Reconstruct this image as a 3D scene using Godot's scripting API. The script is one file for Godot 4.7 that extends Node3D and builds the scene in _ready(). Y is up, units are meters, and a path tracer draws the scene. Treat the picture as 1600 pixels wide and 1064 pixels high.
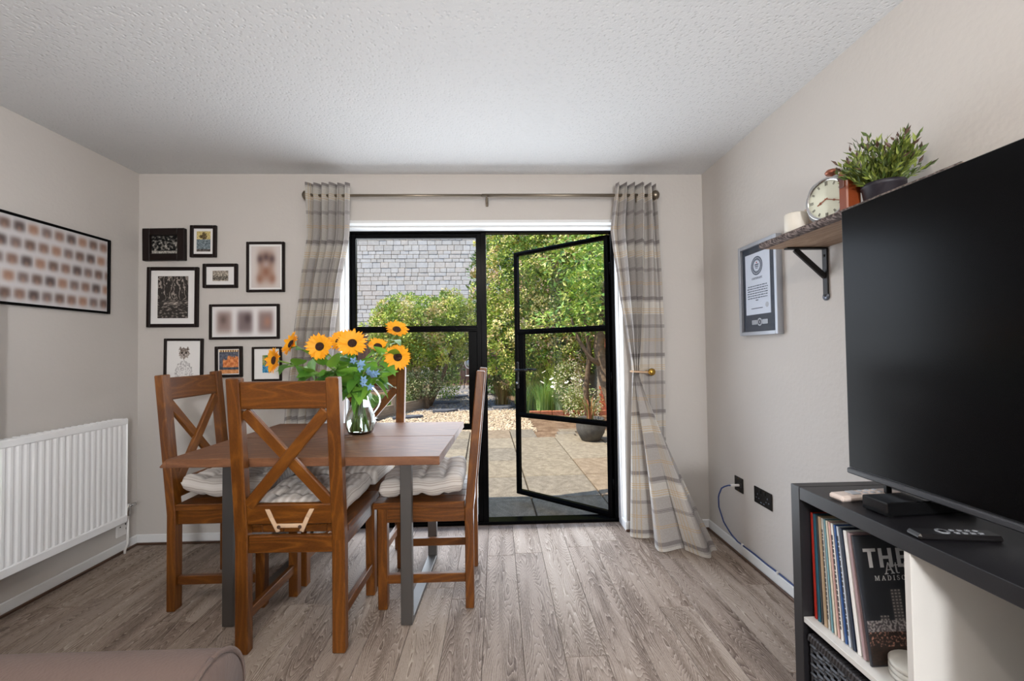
extends Node3D
# A dining corner with an open glazed door to a sunny garden.

const WL := -2.312      # inner face of the left wall
const WR := 1.3985      # inner face of the right wall
const WB := -2.839      # inner face of the garden wall
const WF := 2.6         # inner face of the wall behind the viewer
const CH := 2.378       # ceiling height
const OL := -1.03       # garden opening, left
const OR := 0.842       # garden opening, right
const OT := 2.057       # garden opening, top
const OUT := -3.13      # outer face of the garden wall
const PY := -0.05       # patio level

var M := {}
var taken := {}
var rng := RandomNumberGenerator.new()


# ---------------------------------------------------------------- mesh builder
class MB:
	var st := SurfaceTool.new()
	var n := 0

	func _init(smooth := false) -> void:
		st.begin(Mesh.PRIMITIVE_TRIANGLES)
		st.set_smooth_group(0 if smooth else -1)

	func flat() -> void:
		st.set_smooth_group(-1)

	func smooth(g := 0) -> void:
		st.set_smooth_group(g)

	func v(p: Vector3, uv: Vector2) -> void:
		st.set_uv(uv)
		st.add_vertex(p)

	# corners run counter-clockwise seen from the front
	func tri(a: Vector3, b: Vector3, c: Vector3, ua := Vector2.ZERO, ub := Vector2.ZERO, uc := Vector2.ZERO) -> void:
		v(a, ua)
		v(c, uc)
		v(b, ub)

	func quad(a: Vector3, b: Vector3, c: Vector3, d: Vector3, ua := Vector2(0, 1), ub := Vector2(1, 1), uc := Vector2(1, 0), ud := Vector2(0, 0)) -> void:
		tri(a, b, c, ua, ub, uc)
		tri(a, c, d, ua, uc, ud)

	# a convex face whose outside points away from o; uv laid out in metres with u along the axis g
	func face(pts: Array, o: Vector3, xf: Transform3D, g: int, off: Vector2) -> void:
		var nn: Vector3 = (pts[1] - pts[0]).cross(pts[2] - pts[0])
		var mid := Vector3.ZERO
		for p in pts:
			mid += p
		mid /= pts.size()
		if nn.dot(mid - o) < 0:
			pts.reverse()
			nn = -nn
		var an := nn.abs()
		var axis := 0 if an.x >= an.y and an.x >= an.z else (1 if an.y >= an.z else 2)
		var ui := g
		if axis == g:
			ui = (g + 1) % 3
		var vi := 3 - ui - axis
		var uvs := []
		for p in pts:
			uvs.append(Vector2(p[ui], p[vi]) + off)
		for k in range(1, pts.size() - 1):
			tri(xf * pts[0], xf * pts[k], xf * pts[k + 1], uvs[0], uvs[k], uvs[k + 1])

	# a box of size s about c with chamfered edges
	func box(c: Vector3, s: Vector3, b := 0.0, xf := Transform3D.IDENTITY, g := -1, off := Vector2.ZERO) -> void:
		if g < 0:
			g = s.max_axis_index()
		var h := s / 2
		var o := c
		if b <= 0.0:
			for ax in 3:
				for sg in [-1, 1]:
					var pts := []
					for q in [[-1, -1], [1, -1], [1, 1], [-1, 1]]:
						var p := Vector3.ZERO
						p[ax] = h[ax] * sg
						p[(ax + 1) % 3] = h[(ax + 1) % 3] * q[0]
						p[(ax + 2) % 3] = h[(ax + 2) % 3] * q[1]
						pts.append(c + p)
					face(pts, o, xf, g, off)
			return
		b = minf(b, minf(h.x, minf(h.y, h.z)) * 0.95)
		var cor := func(sg: Vector3, ax: int) -> Vector3:
			var p := Vector3(sg.x * (h.x - b), sg.y * (h.y - b), sg.z * (h.z - b))
			p[ax] = sg[ax] * h[ax]
			return c + p
		for ax in 3:
			var a1 := (ax + 1) % 3
			var a2 := (ax + 2) % 3
			for sg in [-1, 1]:
				var pts := []
				for q in [[-1, -1], [1, -1], [1, 1], [-1, 1]]:
					var w := Vector3.ZERO
					w[ax] = sg
					w[a1] = q[0]
					w[a2] = q[1]
					pts.append(cor.call(w, ax))
				face(pts, o, xf, g, off)
				for s2 in [-1, 1]:
					var w1 := Vector3.ZERO
					w1[ax] = sg
					w1[a1] = s2
					w1[a2] = -1
					var w2 := w1
					w2[a2] = 1
					face([cor.call(w1, ax), cor.call(w2, ax), cor.call(w2, a1), cor.call(w1, a1)], o, xf, g, off)
		for sx in [-1, 1]:
			for sy in [-1, 1]:
				for sz in [-1, 1]:
					var w := Vector3(sx, sy, sz)
					face([cor.call(w, 0), cor.call(w, 1), cor.call(w, 2)], o, xf, g, off)

	# a bar from a to b with a rectangular section w (along side) by d
	func bar(a: Vector3, b: Vector3, w: float, d: float, side := Vector3.RIGHT, bev := 0.0, off := Vector2.ZERO) -> void:
		var y := (b - a).normalized()
		var x := (side - y * side.dot(y)).normalized()
		var z := x.cross(y)
		var l := a.distance_to(b)
		box(Vector3(0, 0, 0), Vector3(w, l, d), bev, Transform3D(Basis(x, y, z), (a + b) / 2), 1, off)

	# a tube along a path; r is a number or one number for each point
	func tube(path: Array, r, segs := 8, caps := true) -> void:
		var rings := []
		var t0: Vector3 = (path[1] - path[0]).normalized()
		var ref := Vector3.UP if absf(t0.y) < 0.9 else Vector3.RIGHT
		var nx := (ref - t0 * ref.dot(t0)).normalized()
		var run := 0.0
		for i in path.size():
			var t: Vector3
			if i == 0:
				t = t0
			elif i == path.size() - 1:
				t = (path[i] - path[i - 1]).normalized()
			else:
				t = ((path[i] - path[i - 1]).normalized() + (path[i + 1] - path[i]).normalized()).normalized()
			nx = (nx - t * nx.dot(t)).normalized()
			var nz := nx.cross(t)
			var rr: float = r[i] if r is Array else r
			if i > 0:
				run += path[i].distance_to(path[i - 1])
			var ring := []
			for k in segs + 1:
				var a := TAU * k / segs
				ring.append(path[i] + (nx * cos(a) + nz * sin(a)) * rr)
			rings.append([ring, run])
		for i in path.size() - 1:
			var a: Array = rings[i][0]
			var b: Array = rings[i + 1][0]
			for k in segs:
				var u0 := Vector2(rings[i][1], float(k) / segs * 0.1)
				var u1 := Vector2(rings[i + 1][1], float(k) / segs * 0.1)
				var du := Vector2(0, 0.1 / segs)
				quad(a[k + 1], a[k], b[k], b[k + 1], u0 + du, u0, u1, u1 + du)
		if caps:
			for e in [0, path.size() - 1]:
				var ring: Array = rings[e][0]
				for k in segs:
					if e == 0:
						tri(path[e], ring[k], ring[k + 1])
					else:
						tri(path[e], ring[k + 1], ring[k])

	# profile of (radius, height) points from bottom to top, turned about y
	func lathe(prof: Array, segs := 24, xf := Transform3D.IDENTITY) -> void:
		for i in prof.size() - 1:
			var p: Vector2 = prof[i]
			var q: Vector2 = prof[i + 1]
			for k in segs:
				var a := TAU * k / segs
				var b := TAU * (k + 1) / segs
				var p0 := xf * Vector3(p.x * cos(a), p.y, p.x * sin(a))
				var p1 := xf * Vector3(p.x * cos(b), p.y, p.x * sin(b))
				var q0 := xf * Vector3(q.x * cos(a), q.y, q.x * sin(a))
				var q1 := xf * Vector3(q.x * cos(b), q.y, q.x * sin(b))
				var u0 := float(k) / segs
				var u1 := float(k + 1) / segs
				if p.x < 1e-6:
					tri(p0, q0, q1, Vector2(u0, p.y), Vector2(u0, q.y), Vector2(u1, q.y))
				elif q.x < 1e-6:
					tri(p1, p0, q0, Vector2(u1, p.y), Vector2(u0, p.y), Vector2(u0, q.y))
				else:
					quad(p1, p0, q0, q1, Vector2(u1, p.y), Vector2(u0, p.y), Vector2(u0, q.y), Vector2(u1, q.y))

	# a sheet of nu by nv cells; f(u, v) gives the point, uv are scaled by us
	func sheet(nu: int, nv: int, f: Callable, us := Vector2.ONE, flip := false) -> void:
		var rows := []
		for j in nv + 1:
			var row := []
			for i in nu + 1:
				row.append(f.call(float(i) / nu, float(j) / nv))
			rows.append(row)
		for j in nv:
			for i in nu:
				var a: Vector3 = rows[j][i]
				var b: Vector3 = rows[j][i + 1]
				var c: Vector3 = rows[j + 1][i + 1]
				var d: Vector3 = rows[j + 1][i]
				var ua := Vector2(float(i) / nu, float(j) / nv) * us
				var uc := Vector2(float(i + 1) / nu, float(j + 1) / nv) * us
				if flip:
					quad(b, a, d, c, Vector2(uc.x, ua.y), ua, Vector2(ua.x, uc.y), uc)
				else:
					quad(a, b, c, d, ua, Vector2(uc.x, ua.y), uc, Vector2(ua.x, uc.y))

	# a flat outline (counter-clockwise in x, y) given depth d along z, centred
	func slab(outline: PackedVector2Array, d: float, xf := Transform3D.IDENTITY) -> void:
		var ids := Geometry2D.triangulate_polygon(outline)
		for k in range(0, ids.size(), 3):
			var a := outline[ids[k]]
			var b := outline[ids[k + 1]]
			var c := outline[ids[k + 2]]
			if (b - a).cross(c - a) < 0:
				var t := b
				b = c
				c = t
			tri(xf * Vector3(a.x, a.y, d / 2), xf * Vector3(b.x, b.y, d / 2), xf * Vector3(c.x, c.y, d / 2), a, b, c)
			tri(xf * Vector3(a.x, a.y, -d / 2), xf * Vector3(c.x, c.y, -d / 2), xf * Vector3(b.x, b.y, -d / 2), a, c, b)
		for k in outline.size():
			var a := outline[k]
			var b := outline[(k + 1) % outline.size()]
			quad(xf * Vector3(a.x, a.y, -d / 2), xf * Vector3(b.x, b.y, -d / 2), xf * Vector3(b.x, b.y, d / 2), xf * Vector3(a.x, a.y, d / 2))

	func done() -> ArrayMesh:
		st.generate_normals()
		st.index()
		return st.commit()


# ---------------------------------------------------------------- scene helpers
func numbered(called: String) -> String:
	if not taken.has(called):
		taken[called] = 0
		return called
	taken[called] += 1
	return "%s_%03d" % [called, taken[called]]


func thing(called: String, label: String, category: String, at := Vector3.ZERO, turn := 0.0, group := "") -> Node3D:
	var o := Node3D.new()
	o.name = numbered(called)
	add_child(o)
	o.position = at
	o.rotation.y = turn
	tag(o, label, category, group)
	return o


func tag(o: Node, label: String, category: String, group := "") -> void:
	o.set_meta("label", label)
	o.set_meta("category", category)
	if group:
		o.set_meta("group", group)


func part(called: String, mesh: Mesh, m: Material, parent: Node, at := Vector3.ZERO, turn := Vector3.ZERO) -> MeshInstance3D:
	var o := MeshInstance3D.new()
	o.name = called if parent != self else numbered(called)
	o.mesh = mesh
	o.material_override = m
	parent.add_child(o, true)
	o.position = at
	o.rotation = turn
	return o


func struct(called: String, mesh: Mesh, m: Material, label: String, category: String, at := Vector3.ZERO) -> MeshInstance3D:
	var o := part(called, mesh, m, self, at)
	o.set_meta("kind", "structure")
	tag(o, label, category)
	return o


func boxm(s: Vector3, b := 0.0, g := -1, off := Vector2.ZERO, c := Vector3.ZERO) -> ArrayMesh:
	var m := MB.new()
	m.box(c, s, b, Transform3D.IDENTITY, g, off)
	return m.done()


# a box between two corners
func span(a: Vector3, b: Vector3, bev := 0.0) -> ArrayMesh:
	return boxm((b - a).abs(), bev, -1, Vector2.ZERO, (a + b) / 2)


func copy(o: Node3D, label := "") -> Node3D:
	var c: Node3D = o.duplicate()
	var base := String(o.name)
	c.name = numbered(base)
	add_child(c)
	if label:
		c.set_meta("label", label)
	return c


func text_mesh(s: String, size: float, m: Material, parent: Node, at: Vector3, turn: Vector3, font := "Droid Sans", bold := false, called := "lettering") -> MeshInstance3D:
	var t := TextMesh.new()
	var f := SystemFont.new()
	f.font_names = PackedStringArray([font])
	f.font_weight = 700 if bold else 400
	t.font = f
	t.text = s
	t.font_size = 64
	t.pixel_size = size / 64.0
	t.depth = 0.0006
	t.horizontal_alignment = HORIZONTAL_ALIGNMENT_LEFT
	return part(called, t, m, parent, at, turn)


# ---------------------------------------------------------------- materials
func mat(c: Color, rough := 0.6, metal := 0.0, spec := 0.5) -> StandardMaterial3D:
	var m := StandardMaterial3D.new()
	m.albedo_color = c
	m.roughness = rough
	m.metallic = metal
	m.metallic_specular = spec
	return m


func c8(r: float, g: float, b: float) -> Color:
	return Color(r / 255.0, g / 255.0, b / 255.0)


func noise(freq: float, sd: int, oct := 3, kind := FastNoiseLite.TYPE_SIMPLEX_SMOOTH) -> FastNoiseLite:
	var n := FastNoiseLite.new()
	n.seed = sd
	n.frequency = freq
	n.noise_type = kind
	n.fractal_octaves = oct
	n.fractal_type = FastNoiseLite.FRACTAL_FBM if oct > 1 else FastNoiseLite.FRACTAL_NONE
	return n


func paint(w: int, h: int, f: Callable) -> ImageTexture:
	var im := Image.create(w, h, false, Image.FORMAT_RGB8)
	for y in h:
		for x in w:
			im.set_pixel(x, y, f.call(x, y))
	return ImageTexture.create_from_image(im)


func noise_tex(freq: float, sd: int, size := 512, oct := 3, kind := FastNoiseLite.TYPE_SIMPLEX_SMOOTH) -> ImageTexture:
	return ImageTexture.create_from_image(noise(freq, sd, oct, kind).get_seamless_image(size, size))


# grain along u; ramp of three colours
func wood_tex(w: int, h: int, sd: int, dark: Color, mid: Color, light: Color, rings: float, wave: float, fine: float) -> ImageTexture:
	var slow := noise(1.0, sd, 2)
	var wob := noise(1.0, sd + 7, 2)
	var fib := noise(1.0, sd + 13, 2)
	return paint(w, h, func(x: int, y: int) -> Color:
		var u := float(x) / w
		var v := float(y) / h
		# made to close on itself along both ways
		var a := u * TAU
		var cx := cos(a) * 0.16
		var cy := sin(a) * 0.16
		var s := slow.get_noise_3d(cx, cy, v * 2.2)
		var q := wob.get_noise_3d(cx * 3.0, cy * 3.0, v * 7.0)
		var r := (v * rings + s * wave + q * 0.35)
		r = r - floorf(r)
		var line := pow(1.0 - absf(r * 2.0 - 1.0), 2.5)
		var fb := fib.get_noise_3d(cx * 40.0, cy * 40.0, v * 150.0) * fine
		var t := clampf(0.5 + s * 0.5 + fb, 0.0, 1.0)
		var c := dark.lerp(mid, t)
		return c.lerp(light, clampf(line * 0.75 + fb * 0.6, 0.0, 1.0)))


# swirled plaster with small pits
func stipple_tex() -> ImageTexture:
	var cell := noise(0.032, 19, 1, FastNoiseLite.TYPE_CELLULAR)
	cell.cellular_return_type = FastNoiseLite.RETURN_DISTANCE
	cell.cellular_jitter = 1.0
	var a := cell.get_seamless_image(768, 768)
	var b := noise(0.06, 11, 2).get_seamless_image(768, 768)
	var im := Image.create(768, 768, false, Image.FORMAT_RGB8)
	for y in 768:
		for x in 768:
			var pit := smoothstep(0.02, 0.3, a.get_pixel(x, y).r)
			var g := pit * 0.65 + b.get_pixel(x, y).r * 0.35
			im.set_pixel(x, y, Color(g, g, g))
	return ImageTexture.create_from_image(im)


# limed oak laminate: flowing cathedral grain along u with fine dark pores
func oak_tex(sd: int, dark: Color, mid: Color, light: Color) -> ImageTexture:
	var slow := noise(1.0, sd, 2)
	var wob := noise(1.0, sd + 7, 2)
	var fib := noise(1.0, sd + 13, 2)
	return paint(768, 512, func(x: int, y: int) -> Color:
		var a := TAU * x / 768.0
		var v := y / 512.0
		var cx := cos(a) * 0.2
		var cy := sin(a) * 0.2
		var s := slow.get_noise_3d(cx * 1.3, cy * 1.3, v * 3.0)
		var q := wob.get_noise_3d(cx * 5.0, cy * 5.0, v * 16.0)
		var rr := v * 10.0 + s * 14.0 + q * 0.8
		rr = rr - floorf(rr)
		var ring := pow(rr, 2.2)
		var fb := fib.get_noise_3d(cx * 60.0, cy * 60.0, v * 260.0)
		var tone := slow.get_noise_3d(cx * 2.0 + 9.0, cy * 2.0, v * 6.0)
		var c := mid.lerp(dark, clampf(ring * 0.75 + tone * 0.7 + fb * 0.45, 0.0, 1.0))
		return c.lerp(light, clampf((1.0 - absf(rr - 0.08) * 9.0) * 0.55 - fb * 0.55, 0.0, 1.0)))


func make_materials() -> void:
	# painted plaster
	var w := mat(c8(195, 190, 185), 0.85, 0.0, 0.3)
	w.heightmap_enabled = true
	w.heightmap_texture = noise_tex(0.05, 3, 256, 4)
	w.heightmap_scale = 0.06
	w.uv1_triplanar = true
	w.uv1_world_triplanar = true
	w.uv1_scale = Vector3(2.5, 2.5, 2.5)
	M.wall = w
	# stippled ceiling plaster
	var ce := mat(c8(216, 217, 218), 0.9, 0.0, 0.3)
	ce.heightmap_enabled = true
	ce.heightmap_texture = stipple_tex()
	ce.heightmap_scale = 0.3
	ce.uv1_triplanar = true
	ce.uv1_world_triplanar = true
	ce.uv1_scale = Vector3(1.7, 1.7, 1.7)
	M.ceiling = ce
	M.white_paint = mat(c8(222, 223, 223), 0.45)
	M.radiator = mat(c8(240, 241, 242), 0.35)
	M.white_plastic = mat(c8(225, 223, 220), 0.35)
	M.black_frame = mat(c8(7, 7, 8), 0.24, 0.0, 0.16)
	M.dark_bead = wood_mat(wood_tex(256, 128, 5, c8(52, 34, 24), c8(84, 58, 42), c8(98, 70, 52), 4.0, 2.0, 0.3), 0.45, Vector2(1.0, 6.0))
	# laminate floor, three tones
	var fl := []
	for k in 3:
		var t := oak_tex(40 + k * 17, [c8(94, 79, 69), c8(88, 74, 65), c8(102, 87, 76)][k], [c8(156, 141, 129), c8(148, 134, 123), c8(162, 148, 136)][k], [c8(192, 179, 167), c8(184, 171, 160), c8(198, 186, 174)][k])
		var m := wood_mat(t, 0.58, Vector2(0.6, 2.4))
		m.metallic_specular = 0.28
		m.heightmap_enabled = true
		m.heightmap_texture = t
		m.heightmap_scale = 0.04
		fl.append(m)
	M.floor = fl
	M.floor_joint = mat(c8(58, 50, 44), 0.9)
	# stained pine for the chairs, waxed oak for the table
	M.chair = wood_mat(wood_tex(512, 256, 81, c8(72, 37, 8), c8(108, 61, 15), c8(129, 78, 24), 6.0, 3.5, 0.35), 0.36, Vector2(1.1, 3.2))
	M.table = wood_mat(wood_tex(512, 256, 97, c8(96, 60, 38), c8(122, 81, 54), c8(136, 93, 64), 7.0, 4.0, 0.35), 0.5, Vector2(0.9, 2.0))
	M.steel = mat(c8(112, 110, 108), 0.42, 0.85)
	M.pole = mat(c8(128, 118, 104), 0.32, 0.9)
	M.brass = mat(c8(190, 150, 70), 0.25, 0.95)
	M.chrome = mat(c8(200, 200, 200), 0.15, 1.0)
	M.frame_wood = mat(c8(25, 15, 13), 0.4, 0.0, 0.35)
	M.mount = mat(c8(226, 224, 222), 0.8)
	var gl := mat(Color(0.5, 0.5, 0.5, 0.004), 0.0, 0.0, 0.34)
	gl.transparency = BaseMaterial3D.TRANSPARENCY_ALPHA
	M.pane = gl
	var solid := mat(Color(0.97, 0.99, 0.98, 0.0), 0.01)
	solid.refraction_enabled = true
	solid.refraction_scale = 0.05
	M.glass = solid
	var water := mat(Color(0.95, 0.98, 0.95, 0.0), 0.0)
	water.refraction_enabled = true
	water.refraction_scale = 0.033
	M.water = water
	M.black_plastic = mat(c8(16, 16, 17), 0.35)
	M.black_iron = mat(c8(30, 27, 27), 0.5, 0.3)
	M.grey_iron = mat(c8(118, 124, 136), 0.4, 0.7)


func wood_mat(t: Texture2D, rough: float, scale: Vector2) -> StandardMaterial3D:
	var m := mat(Color.WHITE, rough)
	m.albedo_texture = t
	m.uv1_scale = Vector3(scale.x, scale.y, 1)
	return m


func _ready() -> void:
	rng.seed = 20240611
	# ---- camera
	var cam := Camera3D.new()
	cam.name = "camera"
	cam.position = Vector3(0, 1.2, 0)
	cam.rotation = Vector3(0.0234, -0.034, -0.0129)
	cam.fov = rad_to_deg(2.0 * atan(532.0 / 670.0))
	cam.near = 0.02
	cam.far = 200.0
	cam.current = true
	add_child(cam)
	# ---- sky, exposure
	var we := WorldEnvironment.new()
	we.name = "environment"
	var env := Environment.new()
	var sky := Sky.new()
	var psm := ProceduralSkyMaterial.new()
	psm.sky_top_color = c8(140, 176, 222)
	psm.sky_horizon_color = c8(226, 231, 238)
	psm.ground_bottom_color = c8(120, 112, 100)
	psm.ground_horizon_color = c8(170, 168, 160)
	psm.sky_energy_multiplier = 1.45
	psm.sun_angle_max = 1.0
	sky.sky_material = psm
	env.background_mode = Environment.BG_SKY
	env.sky = sky
	env.ambient_light_source = Environment.AMBIENT_SOURCE_DISABLED
	env.reflected_light_source = Environment.REFLECTION_SOURCE_SKY
	env.tonemap_mode = Environment.TONE_MAPPER_LINEAR
	env.tonemap_exposure = 1.0
	env.sdfgi_enabled = true
	env.ssao_enabled = true
	env.ssil_enabled = true
	we.environment = env
	add_child(we)
	# ---- sun: high on the left, just behind the line of the house
	var sun := DirectionalLight3D.new()
	sun.name = "sun"
	sun.light_color = c8(255, 243, 224)
	sun.light_energy = 2.25
	sun.light_angular_distance = 0.5
	sun.shadow_enabled = true
	sun.sky_mode = DirectionalLight3D.SKY_MODE_LIGHT_ONLY
	add_child(sun)
	sun.look_at_from_position(Vector3(-0.55, 1.0, 0.165), Vector3.ZERO, Vector3.UP)
	# ---- unseen area light added in the garden opening to boost its daylight
	var day := AreaLight3D.new()
	day.name = "added_daylight"
	day.area_size = Vector2(1.78, 1.96)
	day.light_color = c8(238, 246, 255)
	day.light_energy = 4.3
	day.area_range = 12.0
	day.shadow_enabled = true
	add_child(day)
	day.look_at_from_position(Vector3(-0.09, 1.03, -2.97), Vector3(-0.09, 1.03 + 0.12, -0.1), Vector3.UP)
	make_materials()
	build_shell()
	build_opening()
	build_lamp()
	build_furniture()
	build_left_side()
	build_right_side()
	build_garden()


func build_shell() -> void:
	# floor: a screed slab with laminate boards laid on it
	var fl := struct("floor", span(Vector3(WL - 0.1, -0.2, WF + 0.1), Vector3(WR + 0.1, -0.008, -2.99)), M.floor_joint, "grey-brown laminate floor of wide oak boards", "floor")
	var wide := 0.162
	var x0 := 0.088 - wide * 15
	var r := RandomNumberGenerator.new()
	r.seed = 7
	for k in 24:
		var xa := maxf(x0 + wide * k, WL)
		var xb := minf(x0 + wide * (k + 1), WR)
		if xb - xa < 0.01:
			continue
		var far := -2.985 if xb > OL + 0.03 and xa < OR - 0.03 else WB
		var z := far - r.randf() * 1.1
		while z < WF:
			var za := maxf(z, far)
			var zb := minf(z + 1.3, WF)
			z += 1.3
			if zb - za < 0.02:
				continue
			var bx := MB.new()
			bx.box(Vector3.ZERO, Vector3(xb - xa - 0.0014, 0.012, zb - za - 0.0014), 0.0012, Transform3D.IDENTITY, 2, Vector2(r.randf() * 5.0, r.randf() * 5.0))
			part("plank", bx.done(), M.floor[r.randi() % 3], fl, Vector3((xa + xb) / 2, -0.006, (za + zb) / 2))
	# ceiling
	struct("ceiling", span(Vector3(WL - 0.1, CH, WF + 0.1), Vector3(WR + 0.1, CH + 0.2, OUT)), M.ceiling, "white stippled plaster ceiling", "ceiling")
	# walls
	struct("wall_left", span(Vector3(WL - 0.2, -0.2, WF + 0.2), Vector3(WL, CH, OUT)), M.wall, "warm greige painted wall with radiator", "wall")
	struct("wall_right", span(Vector3(WR, -0.2, WF + 0.2), Vector3(WR + 0.2, CH, OUT)), M.wall, "warm greige painted wall behind the television", "wall")
	var b := MB.new()
	for q in [[WL, OL, 0.0, CH], [OR, WR, 0.0, CH], [OL, OR, OT, CH]]:
		b.box(Vector3((q[0] + q[1]) / 2, (q[2] + q[3]) / 2, (WB + OUT) / 2), Vector3(q[1] - q[0], q[3] - q[2], WB - OUT))
	struct("wall_back", b.done(), M.wall, "greige painted wall around the garden opening", "wall")
	struct("wall_front", span(Vector3(WL, -0.2, WF), Vector3(WR, CH, WF + 0.2)), M.wall, "greige painted wall behind the viewer", "wall")
	# skirting boards, with the brown bead below
	var sk := func(a: Vector3, c: Vector3, called: String, what: String) -> void:
		var o := struct(called, span(a, c, 0.004), M.white_paint, what, "skirting board")
		o.name = called
	sk.call(Vector3(WL, 0.0, WF), Vector3(WL + 0.012, 0.062, WB), "baseboard_left", "white skirting along the radiator wall")
	sk.call(Vector3(WR - 0.012, 0.0, WF), Vector3(WR, 0.062, WB), "baseboard_right", "white skirting below the blue cable")
	sk.call(Vector3(WL, 0.0, WB), Vector3(OL, 0.062, WB + 0.012), "baseboard_back", "white skirting below the framed pictures")
	b = MB.new()
	b.box(Vector3((OR + WR) / 2, 0.031, WB + 0.006), Vector3(WR - OR, 0.062, 0.012), 0.004)
	b.box(Vector3(OR - 0.006, 0.031, (WB - 2.985) / 2 + 0.006), Vector3(0.012, 0.062, absf(WB + 2.985) + 0.012), 0.004)
	struct("baseboard_garden", b.done(), M.white_paint, "white skirting turning into the door reveal", "skirting board")
	var bead := func(a: Vector3, c: Vector3, called: String, what: String) -> void:
		struct(called, span(a, c, 0.004), M.dark_bead, what, "floor bead")
	bead.call(Vector3(WL + 0.012, 0.0, WF), Vector3(WL + 0.026, 0.014, WB + 0.012), "trim_1", "brown floor bead along the radiator wall")
	bead.call(Vector3(WR - 0.026, 0.0, WF), Vector3(WR - 0.012, 0.014, WB + 0.012), "trim_2", "brown floor bead along the television wall")
	bead.call(Vector3(WL + 0.012, 0.0, WB + 0.012), Vector3(OL, 0.014, WB + 0.026), "trim_3", "brown floor bead below the framed pictures")
	bead.call(Vector3(OR - 0.012, 0.0, WB + 0.012), Vector3(WR - 0.012, 0.014, WB + 0.026), "trim_4", "brown floor bead below the right curtain")
	# white linings of the opening
	b = MB.new()
	b.box(Vector3((OL + OR) / 2, OT + 0.004, (WB - 2.985) / 2), Vector3(OR - OL, 0.02, absf(WB + 2.985) + 0.004), 0.002)
	b.box(Vector3((OL + OR) / 2, OT - 0.012, -2.945), Vector3(OR - OL, 0.014, 0.08), 0.002)
	struct("trim_5", b.done(), M.white_paint, "white lining across the head of the garden opening", "lining")
	for s in [[OL, 1.0], [OR, -1.0]]:
		b = MB.new()
		b.box(Vector3(s[0] + s[1] * 0.001, 1.04, (WB - 2.985) / 2), Vector3(0.008, 2.03, absf(WB + 2.985) + 0.004), 0.002)
		b.box(Vector3(s[0] + s[1] * 0.008, 1.04, -2.95), Vector3(0.012, 2.02, 0.07), 0.002)
		struct("trim_6" if s[1] > 0 else "trim_7", b.done(), M.white_paint, "white lining beside the fixed left leaf" if s[1] > 0 else "white lining beside the open door leaf", "lining")


# one glazed leaf, hinged at its own origin; it runs towards dir along x
func leaf(o: Node3D, dir: float, w: float, rails: Array) -> void:
	var d := 0.034
	var bars := MB.new()
	var sx := func(a: float, c: float, y0: float, y1: float, dd := d) -> void:
		bars.box(Vector3(dir * (a + c) / 2, (y0 + y1) / 2, 0), Vector3(absf(c - a), y1 - y0, dd), 0.003)
	var st := MB.new()
	st.box(Vector3(dir * 0.016, 1.023, 0), Vector3(0.032, 2.002, d), 0.003)
	part("hinge_stile", st.done(), M.black_frame, o)
	st = MB.new()
	st.box(Vector3(dir * (w - 0.018), 1.023, 0), Vector3(0.036, 2.002, d), 0.003)
	part("lock_stile", st.done(), M.black_frame, o)
	st = MB.new()
	st.box(Vector3(dir * (w - 0.064), (rails[1][1] + rails[2][0]) / 2, 0), Vector3(0.058, rails[2][0] - rails[1][1], d * 0.86), 0.002)
	part("lock_panel", st.done(), M.black_frame, o)
	for q in rails:
		st = MB.new()
		st.box(Vector3(dir * w / 2, (q[0] + q[1]) / 2, 0), Vector3(w - 0.06, q[1] - q[0], d), 0.003)
		st.box(Vector3(dir * w / 2, (q[0] + q[1]) / 2, 0), Vector3(w - 0.06, (q[1] - q[0]) * 0.4, d + 0.008), 0.002)
		part("rail", st.done(), M.black_frame, o)
	for k in 3:
		var y0: float = rails[k][1]
		var y1: float = rails[k + 1][0]
		var xe := w - (0.093 if k == 1 else 0.036)
		var g := MB.new()
		g.quad(Vector3(minf(dir * 0.032, dir * xe), y0, 0), Vector3(maxf(dir * 0.032, dir * xe), y0, 0), Vector3(maxf(dir * 0.032, dir * xe), y1, 0), Vector3(minf(dir * 0.032, dir * xe), y1, 0))
		part("pane", g.done(), M.pane, o)


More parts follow.
